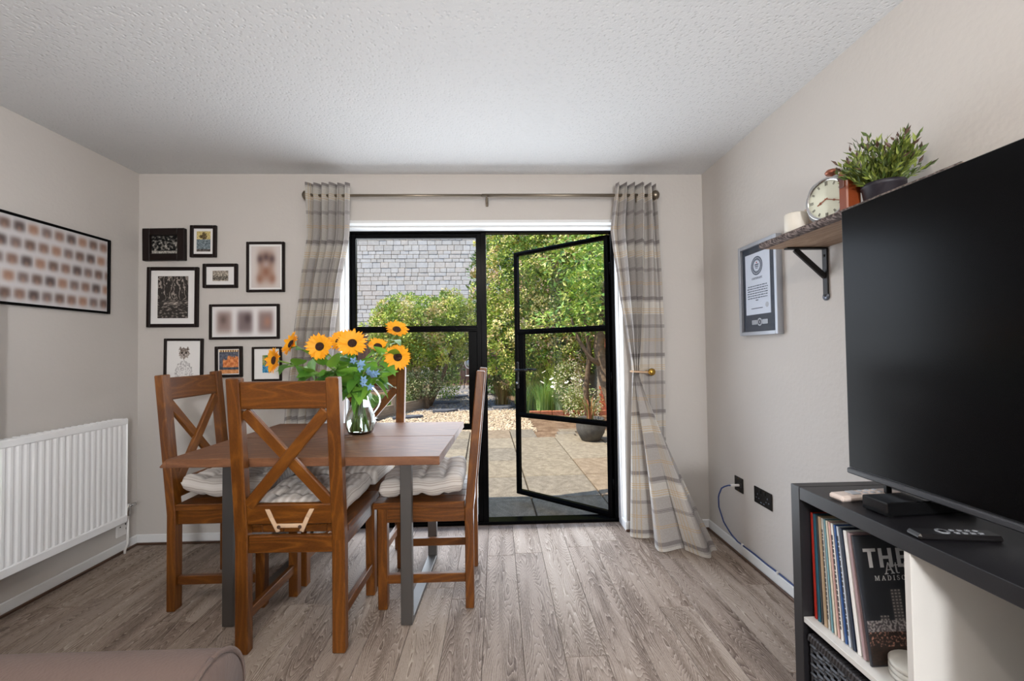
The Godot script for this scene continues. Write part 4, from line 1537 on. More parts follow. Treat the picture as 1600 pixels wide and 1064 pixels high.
func build_sockets() -> void:
	var plate := mat(c8(20, 19, 19), 0.25)
	var o := thing("data_outlet", "small black square wall outlet with the blue cable plugged in", "socket", Vector3(WR, 0.404, -2.469), -PI / 2)
	part("plate", boxm(Vector3(0.086, 0.086, 0.007), 0.003, -1, Vector2.ZERO, Vector3(0, 0, 0.0035)), plate, o)
	for s in [-1.0, 1.0]:
		part("screw", boxm(Vector3(0.005, 0.005, 0.002), 0.0008, -1, Vector2.ZERO, Vector3(0.0, s * 0.034, 0.0075)), M.brass, o)
	part("insert", boxm(Vector3(0.05, 0.026, 0.003), 0.001, -1, Vector2.ZERO, Vector3(0.012, 0.0, 0.008)), M.black_plastic, o)
	o = thing("double_socket", "black double power socket between the outlet and the black shelf unit", "socket", Vector3(WR, 0.402, -2.243), -PI / 2)
	part("plate", boxm(Vector3(0.152, 0.088, 0.007), 0.003, -1, Vector2.ZERO, Vector3(0, 0, 0.0035)), plate, o)
	for s in [-1.0, 1.0]:
		part("switch", boxm(Vector3(0.012, 0.018, 0.005), 0.001, -1, Vector2.ZERO, Vector3(s * 0.018, 0.026, 0.008)), M.black_plastic, o)
		var b := MB.new()
		b.box(Vector3(s * 0.042, 0.008, 0.0072), Vector3(0.005, 0.009, 0.0014))
		for e in [-1.0, 1.0]:
			b.box(Vector3(s * 0.042 + e * 0.011, -0.012, 0.0072), Vector3(0.008, 0.005, 0.0014))
		part("pin_holes", b.done(), M.grey_iron, o)
		part("usb_port", boxm(Vector3(0.014, 0.006, 0.001), 0.0, -1, Vector2.ZERO, Vector3(s * 0.012, -0.028, 0.0074)), M.grey_iron, o)
	# blue network cable along the skirting
	var blue := mat(c8(46, 66, 118), 0.45)
	o = thing("network_cable", "blue network cable running from the outlet along the skirting", "cable", Vector3(WR, 0, -2.3))
	var pts := [[-0.008, 0.404, -2.455], [-0.075, 0.402, -2.462], [-0.1, 0.385, -2.48], [-0.108, 0.33, -2.505], [-0.1, 0.26, -2.52], [-0.075, 0.17, -2.515], [-0.04, 0.105, -2.5], [-0.02, 0.075, -2.47], [-0.0065, 0.066, -2.43], [-0.0065, 0.069, -2.33], [-0.0065, 0.066, -2.22], [-0.0065, 0.069, -2.12], [-0.0065, 0.066, -1.95], [-0.0065, 0.066, -1.5], [-0.0065, 0.066, -1.2]]
	var cv := Curve3D.new()
	for k in pts.size():
		var p := Vector3(pts[k][0], pts[k][1], pts[k][2] + 2.3)
		var tan := Vector3.ZERO
		if k > 0 and k < pts.size() - 1:
			tan = (Vector3(pts[k + 1][0], pts[k + 1][1], pts[k + 1][2]) - Vector3(pts[k - 1][0], pts[k - 1][1], pts[k - 1][2])) * 0.2
		cv.add_point(p, -tan, tan)
	var path := []
	for k in 81:
		path.append(cv.sample_baked(cv.get_baked_length() * k / 80.0))
	var b := MB.new(true)
	b.tube(path, 0.0042, 8)
	part("cord", b.done(), blue, o)
	part("plug", boxm(Vector3(0.05, 0.012, 0.012), 0.002, -1, Vector2.ZERO, Vector3(-0.034, 0.4035, -0.157)), M.mount, o)
	for z in [-2.44, -2.13]:
		part("clip", boxm(Vector3(0.014, 0.016, 0.014), 0.003, -1, Vector2.ZERO, Vector3(-0.008, 0.068, z + 2.3)), M.white_plastic, o)


func build_shelf() -> void:
	var o := thing("wall_shelf", "rustic live-edge wooden wall shelf on black iron bracket", "shelf", Vector3(WR, 1.62, -1.4))
	var top := wood_mat(wood_tex(384, 192, 131, c8(124, 98, 78), c8(160, 132, 108), c8(176, 150, 126), 6.0, 3.0, 0.3), 0.6, Vector2(1.0, 2.5))
	var bark := mat(c8(150, 138, 134), 0.8)
	var bn := noise(0.09, 17, 3)
	bark.albedo_texture = paint(256, 64, func(x: int, y: int) -> Color:
		var k := bn.get_noise_2d(x * 2.6 + y * 2.2, y * 0.8 - x * 0.4)
		return c8(92, 78, 76).lerp(c8(220, 214, 210), clampf(0.5 + k * 1.9, 0.0, 1.0)))
	bark.uv1_scale = Vector3(1.4, 6.0, 1)
	part("board", boxm(Vector3(0.25, 0.03, 0.79), 0.002, 2, Vector2(0.2, 0.1), Vector3(-0.126, 0.015, 0.0)), top, o)
	# uneven waney edge
	var n := noise(9.0, 23, 3)
	var b := MB.new(true)
	b.sheet(60, 8, func(u: float, v: float) -> Vector3:
		var z := lerpf(-0.397, 0.397, u)
		var a := lerpf(-PI / 2, PI / 2, v)
		var bump := n.get_noise_2d(u * 3.0, v * 0.35) * 0.008
		return Vector3(-0.25 - cos(a) * (0.02 + bump), 0.015 + sin(a) * 0.0155, z), Vector2(0.8, 0.06), false)
	b.sheet(8, 1, func(u: float, v: float) -> Vector3:
		var a := lerpf(-PI / 2, PI / 2, u)
		return Vector3(-0.25 - cos(a) * 0.02 * v, 0.015 + sin(a) * 0.0155, -0.397), Vector2(0.06, 0.06), true)
	part("live_edge", b.done(), bark, o)
	for z in [-0.365, 0.3]:
		b = MB.new()
		b.box(Vector3(-0.005, -0.105, z), Vector3(0.007, 0.205, 0.028), 0.002)
		b.box(Vector3(-0.09, -0.004, z), Vector3(0.17, 0.007, 0.026), 0.002)
		b.bar(Vector3(-0.007, -0.125, z), Vector3(-0.135, -0.008, z), 0.013, 0.022, Vector3.BACK, 0.002)
		var k := part("bracket", b.done(), M.black_iron, o)
		b = MB.new(true)
		b.lathe([Vector2(0, 0), Vector2(0.017, 0), Vector2(0.017, 0.006), Vector2(0, 0.007)], 16, Transform3D(Basis(Vector3.BACK, PI / 2), Vector3(-0.002, -0.208, z)))
		part("eye", b.done(), M.grey_iron, k)
		for y in [-0.035, -0.205]:
			b = MB.new(true)
			b.lathe([Vector2(0, 0), Vector2(0.006, 0), Vector2(0.004, 0.003), Vector2(0, 0.003)], 10, Transform3D(Basis(Vector3.BACK, PI / 2), Vector3(-0.0085, y, z)))
			part("screw", b.done(), M.black_iron, k)
	var sy := 1.6505
	# candle
	o = thing("candle", "short white candle at the far end of the shelf", "candle", Vector3(1.182, sy, -1.64))
	b = MB.new(true)
	b.lathe([Vector2(0, 0), Vector2(0.038, 0), Vector2(0.04, 0.003), Vector2(0.04, 0.07), Vector2(0.037, 0.074), Vector2(0.033, 0.07), Vector2(0, 0.066)], 28)
	part("wax", b.done(), mat(c8(212, 206, 194), 0.45), o)
	b = MB.new(true)
	b.tube([Vector3(0, 0.064, 0), Vector3(0.001, 0.078, 0)], 0.0012, 6)
	part("wick", b.done(), M.black_iron, o)
	# small pale box behind the clock
	o = thing("keepsake_box", "small pale wooden box tucked behind the clock on the shelf", "box", Vector3(1.262, sy, -1.635))
	part("box", boxm(Vector3(0.06, 0.085, 0.05), 0.003, -1, Vector2.ZERO, Vector3(0, 0.0425, 0)), mat(c8(190, 168, 146), 0.6), o)
	part("lid", boxm(Vector3(0.064, 0.012, 0.054), 0.003, -1, Vector2.ZERO, Vector3(0, 0.09, 0)), mat(c8(170, 146, 124), 0.6), o)
	# alarm clock, facing the room
	o = thing("alarm_clock", "round-faced silver alarm clock with copper knob on the shelf", "clock", Vector3(1.185, sy, -1.487), deg_to_rad(-90 + 14))
	var silver := mat(c8(150, 152, 152), 0.4, 0.5)
	var copper := mat(c8(158, 98, 76), 0.35, 0.6)
	b = MB.new()
	var ol := PackedVector2Array()
	for k in 40:
		var a := TAU * k / 40
		var cr := pow(pow(absf(cos(a)), 3.2) + pow(absf(sin(a)), 3.2), -1.0 / 3.2)
		ol.append(Vector2(cos(a), sin(a)) * 0.076 * cr)
	b.slab(ol, 0.05, Transform3D(Basis.IDENTITY, Vector3(0, 0.078, -0.03)))
	part("case", b.done(), silver, o)
	b = MB.new(true)
	b.lathe([Vector2(0.066, 0), Vector2(0.076, 0), Vector2(0.077, 0.008), Vector2(0.072, 0.013), Vector2(0.066, 0.008)], 40, Transform3D(Basis(Vector3.RIGHT, PI / 2), Vector3(0, 0.078, -0.006)))
	part("bezel", b.done(), M.chrome, o)
	var face := mat(c8(206, 208, 190), 0.5)
	b = MB.new()
	b.lathe([Vector2(0, -0.0), Vector2(0.069, 0)], 40, Transform3D(Basis(Vector3.RIGHT, PI / 2), Vector3(0, 0.078, -0.002)))
	b.lathe([Vector2(0.069, 0.0), Vector2(0, 0.0004)], 40, Transform3D(Basis(Vector3.RIGHT, PI / 2), Vector3(0, 0.078, -0.002)))
	var dl := part("dial", b.done(), face, o)
	var inkm := mat(c8(52, 50, 46), 0.7)
	b = MB.new()
	for k in 12:
		var a := TAU * k / 12
		var long := 0.014 if k % 3 == 0 else 0.011
		for e in ([-1.0, 0.0, 1.0] if k % 3 == 0 else [-0.5, 0.5]):
			b.box(Vector3(e * 0.0036, 0.056, 0), Vector3(0.0015, long, 0.0006), 0.0, Transform3D(Basis(Vector3.BACK, a), Vector3(0, 0.078, -0.0012)))
	part("numerals", b.done(), inkm, dl)
	for q in [[0.0, 0.042, 0.0038, 2.02], [0.0, 0.056, 0.0026, -1.95]]:
		b = MB.new()
		b.box(Vector3(0, q[1] / 2 - 0.006, 0), Vector3(q[2], q[1], 0.001), 0.0, Transform3D(Basis(Vector3.BACK, q[3]), Vector3(0, 0.078, 0.001)))
		b.box(Vector3(0, q[1] * 0.55, 0), Vector3(q[2] * 2.4, q[1] * 0.14, 0.001), 0.0, Transform3D(Basis(Vector3.BACK, q[3]), Vector3(0, 0.078, 0.001)))
		part("hand", b.done(), copper, dl)
	b = MB.new(true)
	b.lathe([Vector2(0.005, 0), Vector2(0.005, 0.014), Vector2(0.018, 0.018), Vector2(0.022, 0.026), Vector2(0.016, 0.034), Vector2(0, 0.037)], 18, Transform3D(Basis.IDENTITY, Vector3(0, 0.152, -0.03)))
	part("top_knob", b.done(), copper, o)
	# leather-covered book
	o = thing("leather_book", "brown leather-bound book with strap standing beside the clock", "book", Vector3(1.19, sy, -1.39))
	var leather := mat(c8(122, 56, 26), 0.35)
	part("cover", boxm(Vector3(0.05, 0.14, 0.036), 0.004, -1, Vector2.ZERO, Vector3(0, 0.07, 0)), leather, o)
	part("pages", boxm(Vector3(0.042, 0.134, 0.03), 0.002, -1, Vector2.ZERO, Vector3(0.002, 0.0745, 0)), M.mount, o)
	part("strap", boxm(Vector3(0.053, 0.012, 0.039), 0.002, -1, Vector2.ZERO, Vector3(0, 0.115, 0)), mat(c8(74, 34, 20), 0.5), o)
	part("buckle", boxm(Vector3(0.004, 0.026, 0.02), 0.0015, -1, Vector2.ZERO, Vector3(-0.027, 0.095, 0)), mat(c8(84, 40, 22), 0.4), o)
	# potted plant
	o = thing("potted_plant", "bushy green plant in a dark pot standing on the shelf above the television", "plant", Vector3(1.245, sy, -1.325))
	b = MB.new(true)
	b.lathe([Vector2(0, 0), Vector2(0.044, 0), Vector2(0.048, 0.004), Vector2(0.055, 0.056), Vector2(0.058, 0.058), Vector2(0.058, 0.07), Vector2(0.053, 0.07), Vector2(0.051, 0.06), Vector2(0, 0.058)], 28)
	part("pot", b.done(), mat(c8(36, 32, 40), 0.5), o)
	var r := RandomNumberGenerator.new()
	r.seed = 91
	var stems := MB.new(true)
	var mats := [mat(c8(92, 108, 40), 0.5), mat(c8(126, 138, 58), 0.5), mat(c8(66, 84, 34), 0.5), mat(c8(84, 62, 52), 0.5)]
	var lv := [MB.new(), MB.new(), MB.new(), MB.new()]
	for k in 130:
		var a := r.randf() * TAU
		var tip := Vector3(cos(a) * r.randf_range(0.02, 0.125), 0, sin(a) * r.randf_range(0.02, 0.135))
		tip.y = 0.245 - tip.length() * 0.7 + r.randf_range(-0.07, 0.02)
		tip.x = clampf(tip.x, -0.13, 0.125)
		var root := Vector3(tip.x * 0.25, 0.058, tip.z * 0.25)
		var mid := (root + tip) / 2 + Vector3(tip.x * 0.1, 0.02, tip.z * 0.1)
		var cv := Curve3D.new()
		cv.add_point(root, Vector3.ZERO, (mid - root) * 0.7)
		cv.add_point(tip, (mid - tip) * 0.7)
		stems.tube([cv.sample_baked(0.0), cv.sample_baked(cv.get_baked_length() * 0.5), cv.sample_baked(cv.get_baked_length())], [0.0013, 0.001, 0.0006], 4, false)
		for i in 15:
			var f := 0.2 + 0.8 * i / 14.0
			var p := cv.sample_baked(cv.get_baked_length() * f)
			var along := (tip - root).normalized()
			var dir := (along * 1.1 + Vector3(r.randf_range(-1, 1), r.randf_range(-0.5, 0.7), r.randf_range(-1, 1)) * 0.75).normalized()
			var l := r.randf_range(0.018, 0.032)
			var side := dir.cross(Vector3(r.randf_range(-1, 1), r.randf_range(-1, 1), r.randf_range(-1, 1))).normalized() * l * 0.17
			var nn := dir.cross(side).normalized() * l * 0.05
			var mi := 3 if f > 0.9 and r.randf() < 0.4 else r.randi() % 3
			var m: MB = lv[mi]
			var e := p + dir * l
			var c := p + dir * l * 0.45
			m.tri(p, c - side + nn, c)
			m.tri(p, c, c + side + nn)
			m.tri(c - side + nn, e, c)
			m.tri(c, e, c + side + nn)
	part("stems", stems.done(), mats[0], o)
	for k in 4:
		part("foliage", lv[k].done(), mats[k], o)


func build_unit() -> void:
	var x0 := 0.92
	var x1 := 1.31
	var za := -1.335
	var zb := 0.135
	var black := mat(c8(24, 23, 26), 0.42)
	black.heightmap_enabled = true
	black.heightmap_texture = noise_tex(0.1, 4, 128, 2)
	black.heightmap_scale = 0.02
	var white := mat(c8(208, 205, 200), 0.5)
	var o := thing("shelf_unit", "black cube shelf unit with white inner shelves below the television", "shelf unit", Vector3((x0 + x1) / 2, 0, (za + zb) / 2))
	var hx := (x1 - x0) / 2
	var hz := (zb - za) / 2
	part("top_panel", boxm(Vector3(hx * 2, 0.038, hz * 2 - 0.078), 0.0015, -1, Vector2.ZERO, Vector3(0, 0.751, 0)), black, o)
	part("bottom_panel", boxm(Vector3(hx * 2, 0.038, hz * 2 - 0.078), 0.0015, -1, Vector2.ZERO, Vector3(0, 0.019, 0)), black, o)
	for s in [-1.0, 1.0]:
		part("side_panel", boxm(Vector3(hx * 2, 0.77, 0.038), 0.0015, -1, Vector2.ZERO, Vector3(0, 0.385, s * (hz - 0.019))), black, o)
	for k in 3:
		part("divider", boxm(Vector3(hx * 2 - 0.006, 0.694, 0.016), 0.001, -1, Vector2.ZERO, Vector3(0, 0.385, -hz + 0.038 + 0.335 + 0.008 + k * 0.3515)), white, o)
	for k in 4:
		part("shelf", boxm(Vector3(hx * 2 - 0.006, 0.016, 0.334), 0.001, -1, Vector2.ZERO, Vector3(0, 0.37, -hz + 0.038 + 0.1675 + k * 0.3515)), white, o)
	# records, leaning in a row; spine faces the room
	var tones := [
		[c8(168, 38, 26), 0.008, "red"], [c8(40, 92, 112), 0.010, "teal blue"], [c8(60, 60, 62), 0.005, "dark grey"], [c8(176, 152, 122), 0.010, "tan"],
		[c8(186, 184, 176), 0.006, "pale grey"], [c8(112, 150, 160), 0.005, "light blue"], [c8(206, 198, 180), 0.006, "cream"], [c8(206, 168, 160), 0.005, "pink"],
		[c8(222, 218, 212), 0.007, "white lettered"], [c8(52, 86, 140), 0.006, "royal blue"], [c8(188, 196, 208), 0.006, "silver blue"], [c8(34, 44, 62), 0.009, "navy"],
		[c8(230, 228, 224), 0.010, "bright white"], [c8(176, 150, 152), 0.009, "dusty pink"],
	]
	var z := za + 0.042
	for k in tones.size():
		var th: float = tones[k][1]
		var lean := lerpf(0.02, 0.13, float(k) / (tones.size() - 1))
		var gap := 0.0022 + 0.003 * float(k) / tones.size()
		var rec := thing("record_sleeve", "%s record sleeve standing in the shelf unit" % tones[k][2], "record", Vector3(x0 + 0.03, 0.379, z + th / 2 + sin(lean) * 0.316), 0.0, "record sleeves in the unit")
		rec.rotation.x = -lean
		part("sleeve", boxm(Vector3(0.315, 0.315, th), 0.001, -1, Vector2.ZERO, Vector3(0.1575, 0.1575, 0)), mat(tones[k][0], 0.5), rec)
		if k in [4, 8, 10]:
			# worn spine print, too small to read
			var b := MB.new()
			var r := RandomNumberGenerator.new()
			r.seed = k
			var y := 0.03
			while y < 0.28:
				var l := r.randf_range(0.004, 0.014)
				b.box(Vector3(-0.0006, y + l / 2, 0), Vector3(0.0012, l, th * 0.55))
				y += l + 0.004
			part("spine_print", b.done(), mat(c8(60, 56, 58), 0.6), rec)
		z += th + gap
	# the record in front shows its cover
	var lean := 0.155
	var rec := thing("record_sleeve", "dark record sleeve with night skyline cover, in front of the row", "record", Vector3(x0 + 0.026, 0.379, z + 0.006 + sin(lean) * 0.316), 0.0, "record sleeves in the unit")
	rec.rotation.x = -lean
	part("sleeve", boxm(Vector3(0.315, 0.315, 0.006), 0.001, -1, Vector2.ZERO, Vector3(0.1575, 0.1575, 0)), mat(c8(46, 48, 54), 0.35), rec)
	var nn := noise(0.11, 33, 3)
	var cover := paint(160, 160, func(x: int, y: int) -> Color:
		var c := c8(44, 46, 50)
		var k := nn.get_noise_2d(x * 2.0, y * 2.0)
		var u := x / 160.0
		var v := y / 160.0
		if v > 0.86:
			return c8(62, 46, 38).lerp(c8(40, 34, 32), 0.5 + k)
		# lit towers
		for q in [[0.12, 0.2, 0.62], [0.24, 0.33, 0.42], [0.38, 0.52, 0.58], [0.56, 0.66, 0.6], [0.7, 0.82, 0.5], [0.85, 0.95, 0.63]]:
			if u > q[0] and u < q[1] and v > q[2] and v < 0.72:
				var lit := (x % 5 < 3) and (y % 4 < 2)
				c = c8(150, 144, 138) if lit else c8(70, 68, 70)
		if v > 0.66 and v < 0.75:
			c = c8(178, 172, 170).lerp(c8(74, 70, 72), clampf(0.5 + k * 2.2, 0.0, 1.0))
		elif v >= 0.75 and v < 0.86:
			c = c8(46, 38, 36).lerp(c8(206, 150, 126), clampf(k * 2.4 - 0.1, 0.0, 1.0))
		return c)
	var pm := mat(Color.WHITE, 0.35)
	pm.albedo_texture = cover
	var b := MB.new()
	b.quad(Vector3(0.004, 0.004, 0.0034), Vector3(0.311, 0.004, 0.0034), Vector3(0.311, 0.311, 0.0034), Vector3(0.004, 0.311, 0.0034))
	var cp := part("cover_print", b.done(), pm, rec)
	var white_ink := mat(c8(206, 206, 206), 0.6)
	text_mesh("THE", 0.066, white_ink, cp, Vector3(0.02, 0.258, 0.004), Vector3.ZERO, "Droid Sans", true, "title")
	var sc := text_mesh("At the", 0.04, white_ink, cp, Vector3(0.07, 0.232, 0.005), Vector3.ZERO, "Droid Serif", false, "script")
	sc.rotation.z = 0.06
	text_mesh("M A D I S O N   S", 0.016, white_ink, cp, Vector3(0.042, 0.209, 0.004), Vector3.ZERO, "Droid Serif", false, "subtitle")
	# round white coasters
	for k in 3:
		var d := thing("coaster", ["lowest", "middle", "topmost"][k] + " of the stacked round white coasters beside the records", "coaster", Vector3(x0 + 0.1, 0.3785 + 0.0135 * k, za + 0.3), 0.0, "white coasters")
		b = MB.new(true)
		b.lathe([Vector2(0, 0), Vector2(0.053, 0), Vector2(0.056, 0.003), Vector2(0.056, 0.0105), Vector2(0.053, 0.013), Vector2(0, 0.013)], 36)
		part("disc", b.done(), mat(c8(214, 212, 204), 0.5), d)
	# wicker basket in the lower cell
	var w := thing("wicker_basket", "black woven wicker basket in the lower cell of the unit", "basket", Vector3(x0 + 0.012, 0.04, za + 0.2055))
	var wick := mat(c8(48, 47, 50), 0.42)
	part("basket_body", boxm(Vector3(0.34, 0.27, 0.29), 0.01, -1, Vector2.ZERO, Vector3(0.182, 0.137, 0)), mat(c8(26, 25, 27), 0.6), w)
	var wv := MB.new()
	for j in 19:
		for i in 12:
			var zc := -0.144 + 0.0262 * i
			var outward := 0.006 if (i + j) % 2 == 0 else 0.001
			wv.box(Vector3(0.009 - outward, 0.012 + 0.0138 * j, zc), Vector3(0.009, 0.0105, 0.0285), 0.0038)
	part("front_weave", wv.done(), wick, w)
	var stk := MB.new(true)
	for i in 13:
		stk.tube([Vector3(0.007, 0.0, -0.157 + 0.0262 * i), Vector3(0.007, 0.27, -0.157 + 0.0262 * i)], 0.0045, 6)
	part("stakes", stk.done(), wick, w)
	var rim := MB.new()
	for i in 30:
		rim.box(Vector3.ZERO, Vector3(0.026, 0.026, 0.0118), 0.004, Transform3D(Basis(Vector3.RIGHT, 0.25), Vector3(0.008, 0.282, -0.155 + 0.0107 * i)))
	part("wrapped_rim", rim.done(), wick, w)
	part("hand_hole", boxm(Vector3(0.012, 0.04, 0.09), 0.004, -1, Vector2.ZERO, Vector3(0.0, 0.22, 0.02)), M.black_plastic, w)


func build_tv() -> void:
	var o := thing("television", "large flat black television standing on the black shelf unit", "television", Vector3(1.06, 0.77, -0.557))
	part("casing", boxm(Vector3(0.04, 0.8, 1.45), 0.006, -1, Vector2.ZERO, Vector3(0.024, 0.447, 0)), M.black_plastic, o)
	var scr := mat(c8(7, 7, 8), 0.2, 0.0, 0.22)
	part("screen", boxm(Vector3(0.004, 0.776, 1.43), 0.001, -1, Vector2.ZERO, Vector3(0.0025, 0.455, 0)), scr, o)
	part("chin", boxm(Vector3(0.012, 0.016, 1.44), 0.003, -1, Vector2.ZERO, Vector3(0.001, 0.055, 0)), mat(c8(52, 52, 55), 0.4), o)
	for s in [-1.0, 1.0]:
		var b := MB.new()
		b.box(Vector3(0.03, 0.028, s * 0.62), Vector3(0.016, 0.05, 0.012), 0.002)
		b.box(Vector3(0.03, 0.004, s * 0.62), Vector3(0.2, 0.008, 0.014), 0.002)
		part("foot", b.done(), M.black_plastic, o)
	# set-top box
	o = thing("media_box", "flat black media box on the unit in front of the television", "media box", Vector3(1.085, 0.77, -1.085), deg_to_rad(3))
	part("case", boxm(Vector3(0.25, 0.034, 0.07), 0.003, -1, Vector2.ZERO, Vector3(0, 0.021, 0)), mat(c8(14, 14, 15), 0.2), o)
	for q in [[-0.11, -0.025], [0.11, -0.025], [-0.11, 0.025], [0.11, 0.025]]:
		part("foot", boxm(Vector3(0.014, 0.005, 0.014), 0.001, -1, Vector2.ZERO, Vector3(q[0], 0.0025, q[1])), M.black_plastic, o)
	# remotes
	o = thing("remote_control", "white remote control lying at the far end of the unit", "remote", Vector3(1.037, 0.77, -1.19), deg_to_rad(7), "remote controls")
	part("body", boxm(Vector3(0.2, 0.017, 0.046), 0.006, -1, Vector2.ZERO, Vector3(0, 0.0085, 0)), mat(c8(206, 190, 180), 0.35), o)
	var btn := mat(c8(170, 172, 178), 0.4)
	for k in 6:
		part("button", boxm(Vector3(0.011, 0.003, 0.009), 0.001, -1, Vector2.ZERO, Vector3(-0.03 + 0.024 * (k % 3) + 0.02, 0.018, -0.009 + 0.018 * (k / 3))), btn, o)
	part("dial_pad", boxm(Vector3(0.028, 0.003, 0.028), 0.0014, -1, Vector2.ZERO, Vector3(-0.042, 0.018, 0)), btn, o)
	o = thing("remote_control", "black remote control lying near the front edge of the unit", "remote", Vector3(1.01, 0.77, -0.93), deg_to_rad(-8), "remote controls")
	part("body", boxm(Vector3(0.17, 0.014, 0.04), 0.005, -1, Vector2.ZERO, Vector3(0, 0.007, 0)), mat(c8(22, 20, 21), 0.3), o)
	var gb := mat(c8(120, 122, 126), 0.4)
	for k in 8:
		part("button", boxm(Vector3(0.009, 0.003, 0.007), 0.001, -1, Vector2.ZERO, Vector3(0.0 + 0.016 * (k % 4), 0.0146, -0.007 + 0.014 * (k / 4))), gb, o)
	var b := MB.new(true)
	b.lathe([Vector2(0.007, 0), Vector2(0.013, 0), Vector2(0.013, 0.002), Vector2(0.007, 0.002)], 20, Transform3D(Basis.IDENTITY, Vector3(-0.024, 0.0138, 0)))
	part("ring_pad", b.done(), gb, o)


# ---------------------------------------------------------------- garden
func leaves(b: Array, r: RandomNumberGenerator, c: Vector3, rad: Vector3, n: int, l0: float, l1: float, pick: Callable, shell := 0.55, lump := 0.25, sd := 1, slim := 0.5) -> void:
	var nz := noise(0.9, sd, 3)
	for k in n:
		var d := Vector3(r.randfn(), r.randfn(), r.randfn()).normalized()
		var q := 1.0 + lump * nz.get_noise_3d(d.x * 2.2 + c.x, d.y * 2.2, d.z * 2.2) * 2.0
		var f := pow(r.randf(), 0.33) if r.randf() > shell else r.randf_range(0.86, 1.04)
		var p := c + d * rad * f * q
		var l := r.randf_range(l0, l1)
		var dir := (d * 0.7 + Vector3(r.randf_range(-1, 1), r.randf_range(-0.9, 0.7), r.randf_range(-1, 1))).normalized()
		var side := dir.cross(Vector3(r.randf_range(-1, 1), r.randf_range(-1, 1), r.randf_range(-1, 1))).normalized() * l * slim * 0.5
		var up := side.cross(dir).normalized() * l * 0.08
		var m: MB = b[pick.call(p, d)]
		var e := p + dir * l
		var h := p + dir * l * 0.45
		m.tri(p, h + side + up, e)
		m.tri(p, e, h - side + up)


# foliage gathered in rosettes on the surface of each mass; every rosette takes one tint family
func rosettes(b: Array, r: RandomNumberGenerator, c: Vector3, rad: Vector3, n: int, size: float, each: int, l0: float, l1: float, pick: Callable, sd: int, slim := 0.5) -> void:
	var nz := noise(0.9, sd, 3)
	for k in n:
		var d := Vector3(r.randfn(), r.randfn(), r.randfn()).normalized()
		var q := 1.0 + 0.4 * nz.get_noise_3d(d.x * 2.2 + c.x, d.y * 2.2, d.z * 2.2)
		var f := r.randf_range(0.93, 1.05) if r.randf() < 0.65 else r.randf_range(0.62, 0.92)
		var p := c + d * rad * f * q
		var s := size * r.randf_range(0.6, 1.25)
		var kind: int = pick.call(p, d)
		for i in each:
			var e := (Vector3(r.randfn(), r.randfn(), r.randfn()).normalized() + d * 0.75 + Vector3(0, 0.25, 0)).normalized()
			var at := p + e * s * r.randf_range(0.75, 1.0)
			var l := r.randf_range(l0, l1)
			var dir := (e * 0.55 + Vector3(r.randf_range(-1, 1), r.randf_range(-0.8, 0.8), r.randf_range(-1, 1)) * 0.8).normalized()
			var side := dir.cross(e + Vector3(0.01, 0.3, 0.2)).normalized() * l * slim * 0.5
			var up := side.cross(dir).normalized() * l * 0.1
			var which := kind
			if r.randf() < 0.25:
				which = r.randi() % 3
			var m: MB = b[which]
			var tip := at + dir * l
			var h := at + dir * l * 0.45
			m.tri(at, h + side + up, tip)
			m.tri(at, tip, h - side + up)


func leaf_set(cols: Array, rough := 0.5) -> Array:
	var out := []
	for c in cols:
		var m := mat(c, rough)
		m.backlight_enabled = true
		m.backlight = Color(0.34, 0.4, 0.12)
		out.append(m)
	return out


func shrub(called: String, label: String, at: Vector3, blobs: Array, cols: Array, n: int, l0: float, l1: float, sd: int, pick: Callable, slim := 0.5, cat := "shrub", rose := 0.0) -> Node3D:
	var o := thing(called, label, cat, at)
	var r := RandomNumberGenerator.new()
	r.seed = sd
	var mats := leaf_set(cols)
	var b := []
	for k in cols.size():
		b.append(MB.new())
	var whole := 0.0
	for q in blobs:
		whole += pow(q[1].x * q[1].y * q[1].z, 0.66)
	for q in blobs:
		var share := int(n * pow(q[1].x * q[1].y * q[1].z, 0.66) / whole)
		if rose > 0.0:
			rosettes(b, r, q[0], q[1], share / 34, rose, 34, l0, l1, pick.bind(r), sd, slim)
		else:
			leaves(b, r, q[0], q[1], share, l0, l1, pick.bind(r), 0.55, 0.22, sd, slim)
	for k in cols.size():
		part("foliage", b[k].done(), mats[k], o)
	return o


func branch(o: Node3D, called: String, pts: Array, rad: Array, m: Material) -> void:
	var b := MB.new(true)
	b.tube(pts, rad, 9)
	part(called, b.done(), m, o)


